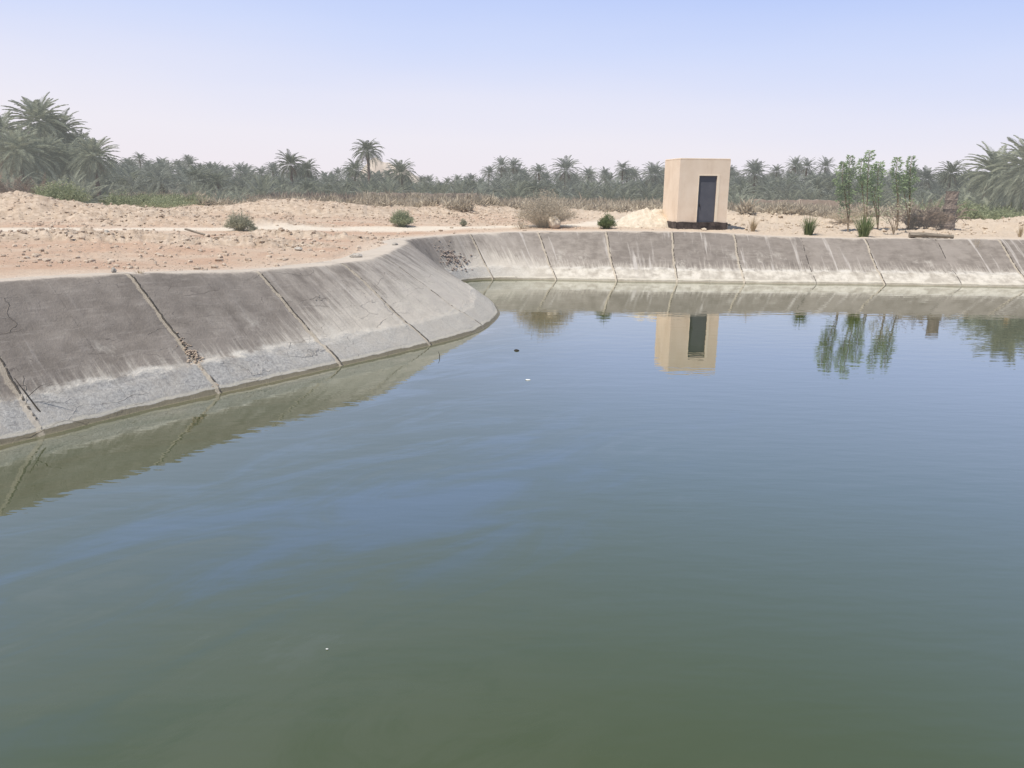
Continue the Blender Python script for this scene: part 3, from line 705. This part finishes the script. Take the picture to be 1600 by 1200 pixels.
# bushes: fine stems with small leaf blades
def bush_mesh(name, m, seed, w, h, n=260, leaf_l=.10, leaf_w=.03, blades=9, spread=1.0, flat=.0):
    random.seed(seed); V, Fc = [], []
    for i in range(n):
        a = random.uniform(0, 6.283); rr_ = math.sqrt(random.random())
        tip = Vector((math.cos(a)*rr_*w/2, math.sin(a)*rr_*w/2, h*(1-.62*rr_**2)*random.uniform(.55, 1.04)))
        bs = Vector((tip.x*.18, tip.y*.18, 0)); mid = (bs+tip)*.5+Vector((tip.x*.12, tip.y*.12, .08*h)); sd = Vector((-math.sin(a), math.cos(a), 0))*.006
        b = len(V); V += [bs-sd, bs+sd, mid+sd, mid-sd, tip]; Fc += [(b, b+1, b+2, b+3), (b+3, b+2, b+4)]
        for k in range(blades):
            t = random.uniform(.35, 1.0); q = (mid+(tip-mid)*(t*2-1)) if t > .5 else (bs+(mid-bs)*t*2)
            d = Vector((random.gauss(0, 1), random.gauss(0, 1), random.gauss(.5, .7))).normalized(); s2 = d.orthogonal().normalized()*leaf_w*.5
            s2 = Matrix.Rotation(random.uniform(0, 6.28), 3, d) @ s2
            l = leaf_l*random.uniform(.6, 1.4); b = len(V); V += [q-s2*.4, q+d*l*.5-s2, q+d*l, q+d*l*.5+s2]; Fc.append((b, b+1, b+2, b+3))
    return mesh(name, V, Fc, m)
def bush(px_, py_, Y, wpx, hpx, m, label, seed, name='bush', cat='bush', group=None, **k):
    x, y, _ = far(px_, py_, Y); sc = math.hypot(x, y)/FP
    o = link(name, bush_mesh(name, m, seed, wpx*sc, hpx*sc, **k)); o.location = (x, y, Zg(x, y)-.04)
    return tag(o, label, cat, group)
def tuft_mesh(name, m, seed, w, h, n=130, bw=.018):
    random.seed(seed); V, Fc = [], []
    for i in range(n):
        a = random.uniform(0, 6.283); r0 = random.random()*.16*w; lean = random.random()**.8*.75; L = h*random.uniform(.55, 1.1)
        p = Vector((math.cos(a)*r0, math.sin(a)*r0, 0)); sd = Vector((-math.sin(a), math.cos(a), 0)); b = len(V); ns = 4
        for j in range(ns+1):
            t = j/ns; e = lean*(.6+.9*t); wd = bw*(1-t*.92)
            V += [p-sd*wd, p+sd*wd]; p = p+Vector((math.cos(a)*math.sin(e), math.sin(a)*math.sin(e), math.cos(e)))*(L/ns)*Vector((w/h if w > h else 1, 0, 0)).x if False else p+Vector((math.cos(a)*math.sin(e), math.sin(a)*math.sin(e), math.cos(e)))*(L/ns)
        for j in range(ns): Fc.append((b+2*j, b+2*j+1, b+2*j+3, b+2*j+2))
    return mesh(name, V, Fc, m)
def tuft(px_, py_, wpx, hpx, m, label, seed, name='grass_clump', cat='grass clump', z=None, **k):
    x, y = at(px_, py_, z or 1.68); sc = math.hypot(x, y)/FP
    o = link(name, tuft_mesh(name, m, seed, wpx*sc, hpx*sc, **k)); o.location = (x, y, Zg(x, y)-.03)
    return tag(o, label, cat)

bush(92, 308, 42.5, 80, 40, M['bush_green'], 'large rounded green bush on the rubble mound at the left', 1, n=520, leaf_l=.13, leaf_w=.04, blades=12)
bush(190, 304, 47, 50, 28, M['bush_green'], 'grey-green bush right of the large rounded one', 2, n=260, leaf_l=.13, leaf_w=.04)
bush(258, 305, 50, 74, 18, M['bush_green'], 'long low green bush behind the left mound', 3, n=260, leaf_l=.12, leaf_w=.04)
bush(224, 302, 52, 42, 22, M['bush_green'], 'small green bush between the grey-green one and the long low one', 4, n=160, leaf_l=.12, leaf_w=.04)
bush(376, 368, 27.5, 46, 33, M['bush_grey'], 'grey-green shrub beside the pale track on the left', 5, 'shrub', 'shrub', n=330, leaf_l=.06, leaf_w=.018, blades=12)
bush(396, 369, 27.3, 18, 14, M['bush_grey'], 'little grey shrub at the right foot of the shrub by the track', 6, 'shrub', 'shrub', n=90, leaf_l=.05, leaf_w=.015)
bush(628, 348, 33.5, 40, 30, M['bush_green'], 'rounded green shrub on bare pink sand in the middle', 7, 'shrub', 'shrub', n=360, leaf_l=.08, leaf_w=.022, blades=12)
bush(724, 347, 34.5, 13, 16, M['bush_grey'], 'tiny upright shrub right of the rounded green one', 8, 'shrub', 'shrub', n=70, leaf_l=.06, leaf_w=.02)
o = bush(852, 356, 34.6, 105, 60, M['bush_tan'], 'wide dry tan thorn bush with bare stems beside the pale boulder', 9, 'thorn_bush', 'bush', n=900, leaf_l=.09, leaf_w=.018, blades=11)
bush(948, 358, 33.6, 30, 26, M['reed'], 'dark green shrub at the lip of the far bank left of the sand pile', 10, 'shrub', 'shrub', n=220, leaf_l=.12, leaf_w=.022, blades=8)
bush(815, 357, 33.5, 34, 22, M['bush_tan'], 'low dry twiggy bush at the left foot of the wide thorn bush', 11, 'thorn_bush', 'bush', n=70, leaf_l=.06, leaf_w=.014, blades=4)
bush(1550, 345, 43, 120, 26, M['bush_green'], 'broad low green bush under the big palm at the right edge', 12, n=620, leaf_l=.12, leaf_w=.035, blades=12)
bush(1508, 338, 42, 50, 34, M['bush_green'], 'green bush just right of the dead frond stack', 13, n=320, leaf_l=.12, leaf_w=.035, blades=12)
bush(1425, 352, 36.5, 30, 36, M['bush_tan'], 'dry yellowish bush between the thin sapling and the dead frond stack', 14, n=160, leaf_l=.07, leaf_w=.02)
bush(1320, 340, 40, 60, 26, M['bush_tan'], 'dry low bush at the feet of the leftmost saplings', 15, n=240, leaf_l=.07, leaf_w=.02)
tuft(1176, 359, 20, 24, M['straw'], 'clump of dry straw right of the hut', 21, n=90, bw=.012)
tuft(1264, 362, 34, 28, M['reed'], 'green spiky clump between the straw clump and the saplings', 22, n=190)
tuft(1350, 364, 42, 36, M['reed'], 'larger green spiky clump at the feet of the saplings', 23, n=220)
tuft(1528, 369, 18, 24, M['straw'], 'dry straw clump right of the log', 24, n=80, bw=.012)
tuft(1594, 366, 12, 18, M['straw'], 'small dry straw clump near the right edge', 25, n=50, bw=.012)
tuft(218, 426, 20, 12, M['straw'], 'low yellow tuft on the lip at the left joint of the lining', 26, z=1.86, n=90, bw=.008)
tuft(265, 424, 14, 6, M['bush_tan'], 'very small brown tuft on the lip right of the yellow one', 27, z=1.84, n=50, bw=.008)
tuft(203, 427, 6, 5, M['straw'], 'speck of dry grass just left of the yellow tuft on the lip', 28, z=1.86, n=24, bw=.007)

# slender saplings by the bank
def column_leaves(V, Fc, cx, cy, z0, z1, r, n):
    for i in range(n):
        t = random.random(); z_ = z0+(z1-z0)*t; rr_ = r*(math.sin(math.pi*min(.97, max(.06, t)))**.5)*random.random()**.5*(1+.35*math.sin(t*17+cx*9)); a = random.uniform(0, 6.283)
        q = Vector((cx+math.cos(a)*rr_, cy+math.sin(a)*rr_, z_)); d = Vector((math.cos(a), math.sin(a), random.uniform(-.5, .7))).normalized()
        s2 = Matrix.Rotation(random.uniform(-1, 1), 3, d) @ d.orthogonal().normalized()*.026; l = random.uniform(.06, .17)
        b = len(V); V += [q-s2*.3, q+d*l*.5-s2, q+d*l, q+d*l*.5+s2]; Fc.append((b, b+1, b+2, b+3))
def stem_tube(V, Fc, pts, r):
    ns = 6; b0 = len(V)
    for i, p in enumerate(pts):
        rr_ = r*(1-.65*i/(len(pts)-1))
        for k in range(ns): V.append((p[0]+rr_*math.cos(k/ns*6.283), p[1]+rr_*math.sin(k/ns*6.283), p[2]))
    for i in range(len(pts)-1):
        for k in range(ns):
            a = b0+i*ns+k; b = b0+i*ns+(k+1) % ns; Fc.append((a, b, b+ns, a+ns))
SAP = [(1326, 352, [(1319, 252, 300, 11), (1331, 242, 285, 9), (1325, 285, 322, 13)], 'leftmost of the slender leafy green saplings, its foliage in two columns'),
       (1352, 354, [(1346, 247, 282, 8), (1357, 235, 252, 7), (1349, 275, 300, 8)], 'slender sapling with a small tuft of leaves floating above it'),
       (1372, 355, [(1362, 256, 290, 11), (1376, 252, 298, 12), (1366, 290, 312, 10)], 'widest green sapling in the middle of the row'),
       (1402, 354, [(1399, 245, 278, 9), (1402, 272, 300, 10)], 'narrow sapling with one dense green column'),
       (1420, 352, [(1422, 243, 266, 6), (1422, 264, 303, 13), (1412, 272, 300, 9)], 'rightmost bright green sapling with a narrow tip')]
for k_, (bx, by, cols, lab) in enumerate(SAP):
    random.seed(300+k_); Y = 34.5+.3*k_; x, y, _ = far(bx, by, Y); zg = Zg(x, y)
    root = empty('sapling', (x, y, zg-.03)); tag(root, lab, 'sapling', 'green saplings behind the far bank')
    VS, FS, VL, FL = [], [], [], []
    for (cx, y0, y1, rp) in cols:
        xt, _, zt = far(cx, y0, Y); _, _, zb = far(cx, y1, Y); ox, oz0, oz1 = xt-x, zb-zg, zt-zg; oy = random.uniform(-.25, .25)
        pts = [(0, 0, 0), (ox*.25+.04, oy*.3, oz1*.25), (ox*.6, oy*.7, oz1*.55), (ox, oy, oz1*.8), (ox, oy, oz1)]
        stem_tube(VS, FS, pts, .03); column_leaves(VL, FL, ox, oy, oz0, oz1, rp*.82*Y/FP, int(410*rp/10*(y1-y0)/40)+50)
        column_leaves(VL, FL, ox*.7, oy, oz0*.55, oz0, rp*.8*Y/FP, 45)
    part('trunk', VS, FS, M['twig'], root); part('crown', VL, FL, M['sapling'], root)
random.seed(330)
x, y = at(1396, 367, 1.55); zg = Zg(x, y); root = empty('sapling', (x, y, zg-.03)); tag(root, 'thin nearly bare sapling with a few yellowish leaves in front of the green row', 'sapling')
VS, FS, VL, FL = [], [], [], []
for i in range(7):
    a = random.uniform(0, 6.28); l = random.uniform(.9, 1.7); dx_ = math.cos(a)*random.uniform(.1, .45)
    stem_tube(VS, FS, [(0, 0, 0), (dx_*.3, .02, l*.4), (dx_*.8, .05, l*.75), (dx_*1.3, .08, l)], .016); column_leaves(VL, FL, dx_, .06, l*.55, l, .16, 26)
part('trunk', VS, FS, M['twig'], root); part('crown', VL, FL, M['bush_grey'], root)

# stack of dead palm fronds with a stump of trunk
x, y, _ = far(1452, 352, 36.5); zg = Zg(x, y); random.seed(340)
root = empty('dead_frond_stack', (x, y, zg-.05)); tag(root, 'brown heap of dried palm fronds stacked upright around a trunk stump', 'dead fronds')
V, Fc = [], []
for i in range(120):
    bx_ = random.uniform(-1.15, 1.05); by_ = random.uniform(-.4, .4); az = random.uniform(0, 6.28); topk = .8 if bx_ < .1 else 1.0
    frond(V, Fc, (bx_, by_, 0), az, random.uniform(.95, 1.5), random.uniform(.9, 2.0)*topk, random.uniform(.5, 2.4), 18, .24, .013)
part('dead_fronds', V, Fc, M['dead_frond'], root)
o = link('trunk', trunk_mesh('trunk', 1.75, 341, .24, .05), root); o.location = (.72, -.25, 1.75)

x, y, _ = far(18, 278, 50); zg = Zg(x, y); root = empty('dead_frond_stack', (x, y, zg-.1)); random.seed(350)
tag(root, 'dark brown curtain of dead fronds under the palms at the left edge', 'dead fronds')
V, Fc = [], []
for i in range(110):
    frond(V, Fc, (random.uniform(-2.2, 2.0), random.uniform(-.5, .5), 0), random.uniform(0, 6.28), random.uniform(1.0, 1.55), random.uniform(1.4, 2.7), random.uniform(.4, 1.9), 16, .3, .022)
part('dead_fronds', V, Fc, M['dead_frond'], root)
# mud walls
def mudwall(px0, px1, pyt, Y, label):
    x0, _, zt = far(px0, pyt, Y); x1 = far(px1, pyt, Y)[0]; V, Fc = [], []; n = 24; zb = min(Zg(x0, Y), Zg(x1, Y))-.3; rr_ = random.Random(px0)
    for i in range(n+1):
        xx = x0+(x1-x0)*i/n; zt_ = zt+rr_.uniform(-.07, .05)
        V += [(xx, Y-.16, zb), (xx, Y-.15, zt_), (xx, Y+.15, zt_+rr_.uniform(-.03, .03)), (xx, Y+.16, zb)]
    for i in range(n):
        b = 4*i; Fc += [(b, b+4, b+5, b+1), (b+1, b+5, b+6, b+2), (b+2, b+6, b+7, b+3)]
    Fc += [(0, 1, 2, 3), (4*n+3, 4*n+2, 4*n+1, 4*n)]
    tag(part('mud_wall', V, Fc, M['mud'], None), label, 'wall')
mudwall(1172, 1330, 312, 66, 'low brown mud wall in front of the palms right of the hut')
mudwall(-60, 22, 236, 63, 'brown mud wall among the palms at the left edge')
mudwall(575, 745, 301, 74, 'long low brown mud wall behind the scrub in the middle')

# scrub in front of the grove: nobody could count it
def scrub(name, label, m, items, seed, leafs, n_each):
    random.seed(seed); V, Fc = [], []
    for (px0, px1, Y0, Y1, cnt, hh0, hh1) in items:
        xs_ = []; 
        for i in range(cnt):
            Y = random.uniform(Y0, Y1); px_ = random.uniform(px0, px1); x, y, _ = far(px_, 300, Y); xs_.append((x, y))
        zs = height(np.array([q[0] for q in xs_]), np.array([q[1] for q in xs_]))[0]
        for (x, y), z0 in zip(xs_, zs):
            w = random.uniform(.8, 2.2); h = random.uniform(hh0, hh1)
            for k in range(n_each):
                a = random.uniform(0, 6.28); r_ = math.sqrt(random.random())*w*.5
                q = Vector((x+math.cos(a)*r_, y+math.sin(a)*r_, z0+random.random()*h*(1-.5*(r_/w*2)**2))); d = Vector((random.gauss(0, .6), random.gauss(0, .6), random.uniform(.2, 1.2))).normalized()
                l = leafs*random.uniform(.6, 1.6); s2 = Matrix.Rotation(random.uniform(0, 6.28), 3, d) @ d.orthogonal().normalized()*l*.09
                b = len(V); V += [q-s2, q+s2, q+d*l]; Fc.append((b, b+1, b+2))
    tag(part(name, V, Fc, m), label, 'scrub', kind='stuff')
scrub('dry_scrub', 'tangle of tan dry scrub between the bare ground and the palm grove', M['bush_tan'], [(300, 1060, 54, 76, 120, .2, .6), (1130, 1330, 48, 64, 36, .2, .5), (560, 780, 68, 73, 50, .4, 1.0), (640, 1000, 46, 56, 30, .2, .5), (1160, 1500, 42, 50, 60, .2, .6), (-20, 320, 60, 74, 60, .3, .9)], 400, .42, 150)
scrub('brown_scrub', 'dark brown dead undergrowth along the foot of the palm grove', M['dead_frond'], [(-40, 1640, 74, 94, 80, .3, .7), (380, 760, 68, 76, 50, .3, .7)], 401, .6, 130)
scrub('green_scrub', 'low green weeds behind the rubble at the left and right', M['bush_green'], [(150, 330, 56, 66, 50, .3, .8), (1440, 1640, 44, 56, 60, .4, 1.1)], 402, .3, 170)

# ------------------------------------------------------------------ stones, sand pile, boulder, log, debris
def rock(V, Fc, c, s, seed, zs=.65, sub=1):
    import bmesh
    bm = bmesh.new(); bmesh.ops.create_icosphere(bm, subdivisions=sub, radius=1)
    b = len(V); o_ = seed*3.7
    for v in bm.verts:
        k = 1+.38*mnoise.noise((v.co.x*1.3+o_, v.co.y*1.3, v.co.z*1.3+o_*.3))
        V.append((c[0]+v.co.x*s[0]*k, c[1]+v.co.y*s[1]*k, c[2]+v.co.z*s[2]*k))
    Fc += [tuple(b+v.index for v in f.verts) for f in bm.faces]; bm.free()
for (px_, py_, w, h, z_, lab) in ((526, 417, .22, .09, 1.70, 'grey stone on the lip above the third joint of the lining'), (556, 399, .17, .06, 1.75, 'flat brown stone on the sand edge behind the lip stone'), (640, 377, .20, .08, 1.72, 'dark flat stone where the lining turns the corner'), (617, 382, .14, .05, 1.73, 'flat pale-brown stone left of the dark corner stone'),
                             (532, 317, .26, .2, 1.95, 'small white rock on the rubble left of the middle'), (466, 387, .13, .06, 1.8, 'lone dark stone on the pale patch of sand'), (178, 425, .07, .06, 1.85, 'small brown stone near the lip at the left'), (168, 370, .12, .16, 1.85, 'small dark upright stone on the pale track'), (537, 413, .09, .06, 1.72, 'little stone leaning on the grey lip stone')):
    x, y = at(px_, py_, z_); zz_ = Zg(x, y); V, Fc = [], []; rock(V, Fc, (0, 0, h*.3), (w, w*.7, h), px_, sub=2)
    o = part('stone', V, Fc, M['pale_stone'] if 'white' in lab else M['stone'], None); o.location = (x, y, max(zz_, 0)+.02 + (.03 if py_ > 376 and px_ > 500 else 0)); o.rotation_euler = (0, 0, px_*.7); tag(o, lab, 'stone')
V, Fc = [], []; x, y = at(866, 358, 1.66); rock(V, Fc, (0, 0, .22), (.27, .25, .27), 5, sub=3)
o = part('boulder', V, Fc, M['pale_clay'], None, True); o.location = (x, y+.3, Zg(x, y+.3)); tag(o, 'smooth pale rounded boulder at the foot of the thorn bush', 'boulder')
# sand pile
x, y, _ = far(1012, 356, 35.6); n = 46; V, Fc = [], []; zg = Zg(x, y)
for j in range(n+1):
    for i in range(n+1):
        u_, v_ = i/n*2-1, j/n*2-1; q_ = math.hypot(u_+.0, v_); xx, yy = u_*1.75, v_*1.3
        env = max(0, 1-q_**2)*(0.62+.38*(u_+1)/2)
        nn = mnoise.fractal((xx*1.3, yy*1.3, 2.2), .8, 2, 5)
        V.append((xx, yy, -.12+0.92*env*(1+.42*nn)+.10*abs(mnoise.noise((xx*6, yy*6, 1)))*min(1, env*3)))
for j in range(n):
    for i in range(n):
        a = j*(n+1)+i; Fc.append((a, a+1, a+n+2, a+n+1))
M['pile'] = simple('pale_pile', (0.50, 0.43, 0.335), (0.64, 0.56, 0.455), 5, bump=.06)
o = part('sand_pile', V, Fc, M['pile'], None, True); o.location = (x, y, zg); tag(o, 'heap of pale lumpy sand against the left side of the hut', 'sand pile')
# log
x0, y0 = at(1423, 369, 1.60); x1, y1 = at(1492, 371, 1.58); V, Fc = [], []; L = math.hypot(x1-x0, y1-y0); ns = 10
for i in range(15):
    t = i/14; r_ = .13*(1-.35*t)*random.uniform(.93, 1.07)
    for k in range(ns):
        a = k/ns*6.283; V.append((t*L, r_*math.cos(a), r_*.85*math.sin(a)+.02*math.sin(t*5)))
for i in range(14):
    for k in range(ns): a = i*ns+k; b = i*ns+(k+1) % ns; Fc.append((a, b, b+ns, a+ns))
Fc += [tuple(range(ns)), tuple(14*ns+k for k in reversed(range(ns)))]
o = part('log', V, Fc, M['log'], None); o.location = (x0, y0+.12, Zg(x0, y0+.12)+.12); o.rotation_euler = (0, R(.5), math.atan2(y1-y0, x1-x0)); tag(o, 'grey palm log lying along the lip in front of the dead frond stack', 'log')
# plank on the left ground
x, y = at(305, 365, 1.9); V, Fc = [], []; box(V, Fc, -.35, .35, -.05, .05, -.02, .03); o = part('plank', V, Fc, M['log'], None); bevel(o, .01)
o.location = (x, y, Zg(x, y)+.12); o.rotation_euler = (0, R(14), R(-12)); tag(o, 'short weathered plank sticking out of the rubble by the pale track', 'plank')

# clods and rubble strewn over the ground
def strew(name, label, m, n, region, seed, smin, smax, cat):
    rr_ = np.random.default_rng(seed); X, Y = region(rr_, n); z, d, rdm, rb_ = height(X, Y)
    V, Fc = [], []; ico = None
    import bmesh
    bm = bmesh.new(); bmesh.ops.create_icosphere(bm, subdivisions=1, radius=1); bv = np.array([v.co[:] for v in bm.verts]); bf = [tuple(v.index for v in f.verts) for f in bm.faces]; bm.free()
    lo, hi = [], []
    for i in range(n):
        if d[i] < .7 or rr_.random() > (.25+.75*rb_[i])*(1-rdm[i]*.9): continue
        s = smin*(smax/smin)**(rr_.random()**3.6); k = 1+rr_.uniform(-.28, .28, (len(bv), 1))
        a = rr_.uniform(0, 6.28); v = bv*k*s*np.array([1, rr_.uniform(.6, 1), rr_.uniform(.4, .75)]); c_, s_ = math.cos(a), math.sin(a)
        v = np.stack([v[:, 0]*c_-v[:, 1]*s_+X[i], v[:, 0]*s_+v[:, 1]*c_+Y[i], v[:, 2]+z[i]+s*.2], -1)
        b = len(V); V += v.tolist(); Fc += [tuple(b+q for q in f) for f in bf]
    tag(part(name, V, Fc, m), label, cat, kind='stuff')
def reg_left(rr_, n): Y = 15+40*rr_.random(n)**1.1; return Y*(-.75+.78*rr_.random(n)), Y
def reg_far(rr_, n): Y = 33+16*rr_.random(n); return Y*(-.1+.8*rr_.random(n)), Y
M['clod'] = simple('clods', (0.37, 0.29, 0.22), (0.54, 0.45, 0.36), 1.2, world=True)
strew('rubble', 'earth clods and rubble strewn over the ground left of the pond', M['clod'], 34000, reg_left, 500, .014, .10, 'rubble')
M['clod2'] = simple('pale_clods', (0.40, 0.325, 0.245), (0.58, 0.49, 0.39), 1.2, world=True)
strew('gravel', 'pale gravel and lumps strewn along the far bank', M['clod2'], 3600, reg_far, 501, .03, .15, 'gravel')

# crumbled mortar lying in the joints and a patch of rubble in the corner, on the lining
def on_lining(u_, t):
    p_ = curve_at(np.array([u_]))[0]; W0, L0, z_ = p_[:2], p_[2:4], p_[4]; q_ = W0+(L0-W0)*t; return q_[0], q_[1], z_*t
random.seed(61)
V, Fc = [], []; uA = u_of_ray(205, 430)
for i in range(230):
    t = random.betavariate(1.1, 2.6)*.5+.04; wd = .03+.13*(1-t)**3; p_ = on_lining(uA+random.gauss(0, 1)*wd+.03, t); s = random.uniform(.008, .03)*(1.2-.6*t); rock(V, Fc, (p_[0], p_[1], p_[2]+.03), (s, s, s*.7), i)
tag(part('crumbled_mortar', V, Fc, M['clod'], None), 'crumbled mortar heaped at the foot of the widest joint on the left slope', 'rubble', kind='stuff')
V, Fc = [], []; uB = u_of_lip(-2.6, 29.3)
for i in range(170):
    t = min(.9, max(.1, random.gauss(.5, .14))); p_ = on_lining(uB+random.gauss(0, .32)-.8*(t-.5), t); s = random.uniform(.015, .05); rock(V, Fc, (p_[0], p_[1], p_[2]+.03), (s, s, s*.6), i)
M['brk'] = simple('broken_brick', (0.27, 0.21, 0.18), (0.42, 0.35, 0.30), 9)
tag(part('brick_rubble', V, Fc, M['brk'], None), 'patch of broken brownish rubble on the slope in the inner corner', 'rubble', kind='stuff')
# driftwood twig standing on the left slope
V, Fc = [], []
b0 = on_lining(uA-2.62, .12); b1 = on_lining(uA-2.75, .30)
stem_tube(V, Fc, [(b0[0], b0[1], b0[2]+.02), ((b0[0]+b1[0])/2, (b0[1]+b1[1])/2, (b0[2]+b1[2])/2+.08), (b1[0], b1[1], b1[2]+.16)], .014)
m_ = ((b0[0]+b1[0])/2, (b0[1]+b1[1])/2, (b0[2]+b1[2])/2+.08); stem_tube(V, Fc, [m_, (m_[0]+.16, m_[1]+.05, m_[2]+.14), (m_[0]+.34, m_[1]+.1, m_[2]+.20)], .008)
tag(part('twig', V, Fc, M['flot_dark'], None), 'forked dark twig stuck on the slope at the left edge', 'twig')
x, y = at(686, 551, .1); V, Fc = [], []; stem_tube(V, Fc, [(x, y, -.1), (x+.01, y, .06), (x-.02, y, .13)], .010)
tag(part('twig', V, Fc, M['flot_dark'], None), 'short twig poking out of the water by the point of the bank', 'twig')
for (px_, py_, s, m, lab) in ((807, 548, .055, 'flot_dark', 'dark scrap floating on the water off the point of the bank'), (825, 594, .05, 'flot_white', 'white scrap floating on the water below the dark one'), (511, 1015, .010, 'flot_white', 'tiny white fleck floating in the dark near water')):
    x, y = at(px_, py_, 0); V, Fc = [], []; rock(V, Fc, (0, 0, 0), (s, s*.6, s*(.5 if 'dark' in m else .22)), px_, sub=2); o = part('floating_scrap', V, Fc, M[m], None); o.location = (x, y, .006); tag(o, lab, 'litter')

# ------------------------------------------------------------------ light
SUN_AZ = math.atan2(-.80, -.60); EL = R(63)
sd = Vector((math.sin(SUN_AZ)*math.cos(EL), math.cos(SUN_AZ)*math.cos(EL), math.sin(EL)))
sl = bpy.data.lights.new('sun', 'SUN'); sl.energy = 4.9; sl.angle = R(.6); sl.color = (1, .945, .86)
so = bpy.data.objects.new('sun', sl); C.objects.link(so); so.rotation_euler = sd.to_track_quat('Z', 'Y').to_euler(); so.location = (0, 0, 30)
wd = bpy.data.worlds.new('World'); S.world = wd; wd.use_nodes = True; nt = wd.node_tree; nt.nodes.clear()
N = nt.nodes.new; Lk = nt.links.new
outw = N('ShaderNodeOutputWorld'); bg = N('ShaderNodeBackground'); Lk(bg.outputs[0], outw.inputs[0])
sky = N('ShaderNodeTexSky'); sky.sky_type = 'NISHITA'; sky.sun_disc = False; sky.sun_elevation = EL; sky.sun_rotation = SUN_AZ % (2*math.pi); sky.dust_density = 3; sky.air_density = 1.0; sky.ozone_density = 2
tc = N('ShaderNodeTexCoord'); sp = N('ShaderNodeSeparateXYZ'); Lk(tc.outputs['Generated'], sp.inputs[0])
# dusty air: pinkish white at the horizon into blue, a little bluer away from the sun
bias = N('ShaderNodeMath'); bias.operation = 'MULTIPLY_ADD'; Lk(sp.outputs[0], bias.inputs[0]); bias.inputs[1].default_value = .05; Lk(sp.outputs[2], bias.inputs[2])
nz = N('ShaderNodeTexNoise'); mp = N('ShaderNodeMapping'); mp.inputs['Scale'].default_value = (1.2, 1.2, 6); Lk(tc.outputs['Generated'], mp.inputs[0]); Lk(mp.outputs[0], nz.inputs['Vector']); nz.inputs['Scale'].default_value = 1.6; nz.inputs['Detail'].default_value = 3
b2_ = N('ShaderNodeMath'); b2_.operation = 'MULTIPLY_ADD'; Lk(nz.outputs['Fac'], b2_.inputs[0]); b2_.inputs[1].default_value = .05; Lk(bias.outputs[0], b2_.inputs[2])
b3_ = N('ShaderNodeMath'); b3_.operation = 'SUBTRACT'; Lk(b2_.outputs[0], b3_.inputs[0]); b3_.inputs[1].default_value = .025
rp = N('ShaderNodeValToRGB'); Lk(b3_.outputs[0], rp.inputs[0])
stops = [(0.0, (.92, .865, .92)), (.05, (.90, .87, .945)), (.10, (.82, .83, .97)), (.16, (.66, .74, 1.0)), (.22, (.53, .645, .99)), (.36, (.36, .49, .79)), (.6, (.23, .33, .47)), (1.0, (.22, .30, .46))]
for i, (p_, c_) in enumerate(stops):
    e = rp.color_ramp.elements[i] if i < 2 else rp.color_ramp.elements.new(p_)
    e.position = p_; e.color = (*c_, 1)
sm = N('ShaderNodeMix'); sm.data_type = 'RGBA'; sm.blend_type = 'MULTIPLY'; sm.inputs[0].default_value = 1; Lk(sky.outputs[0], sm.inputs[6]); sm.inputs[7].default_value = (.10, .10, .10, 1)
mx = N('ShaderNodeMix'); mx.data_type = 'RGBA'; mx.inputs[0].default_value = .95; Lk(sm.outputs[2], mx.inputs[6]); Lk(rp.outputs[0], mx.inputs[7]); Lk(mx.outputs[2], bg.inputs[0])
bg.inputs[1].default_value = 1.0
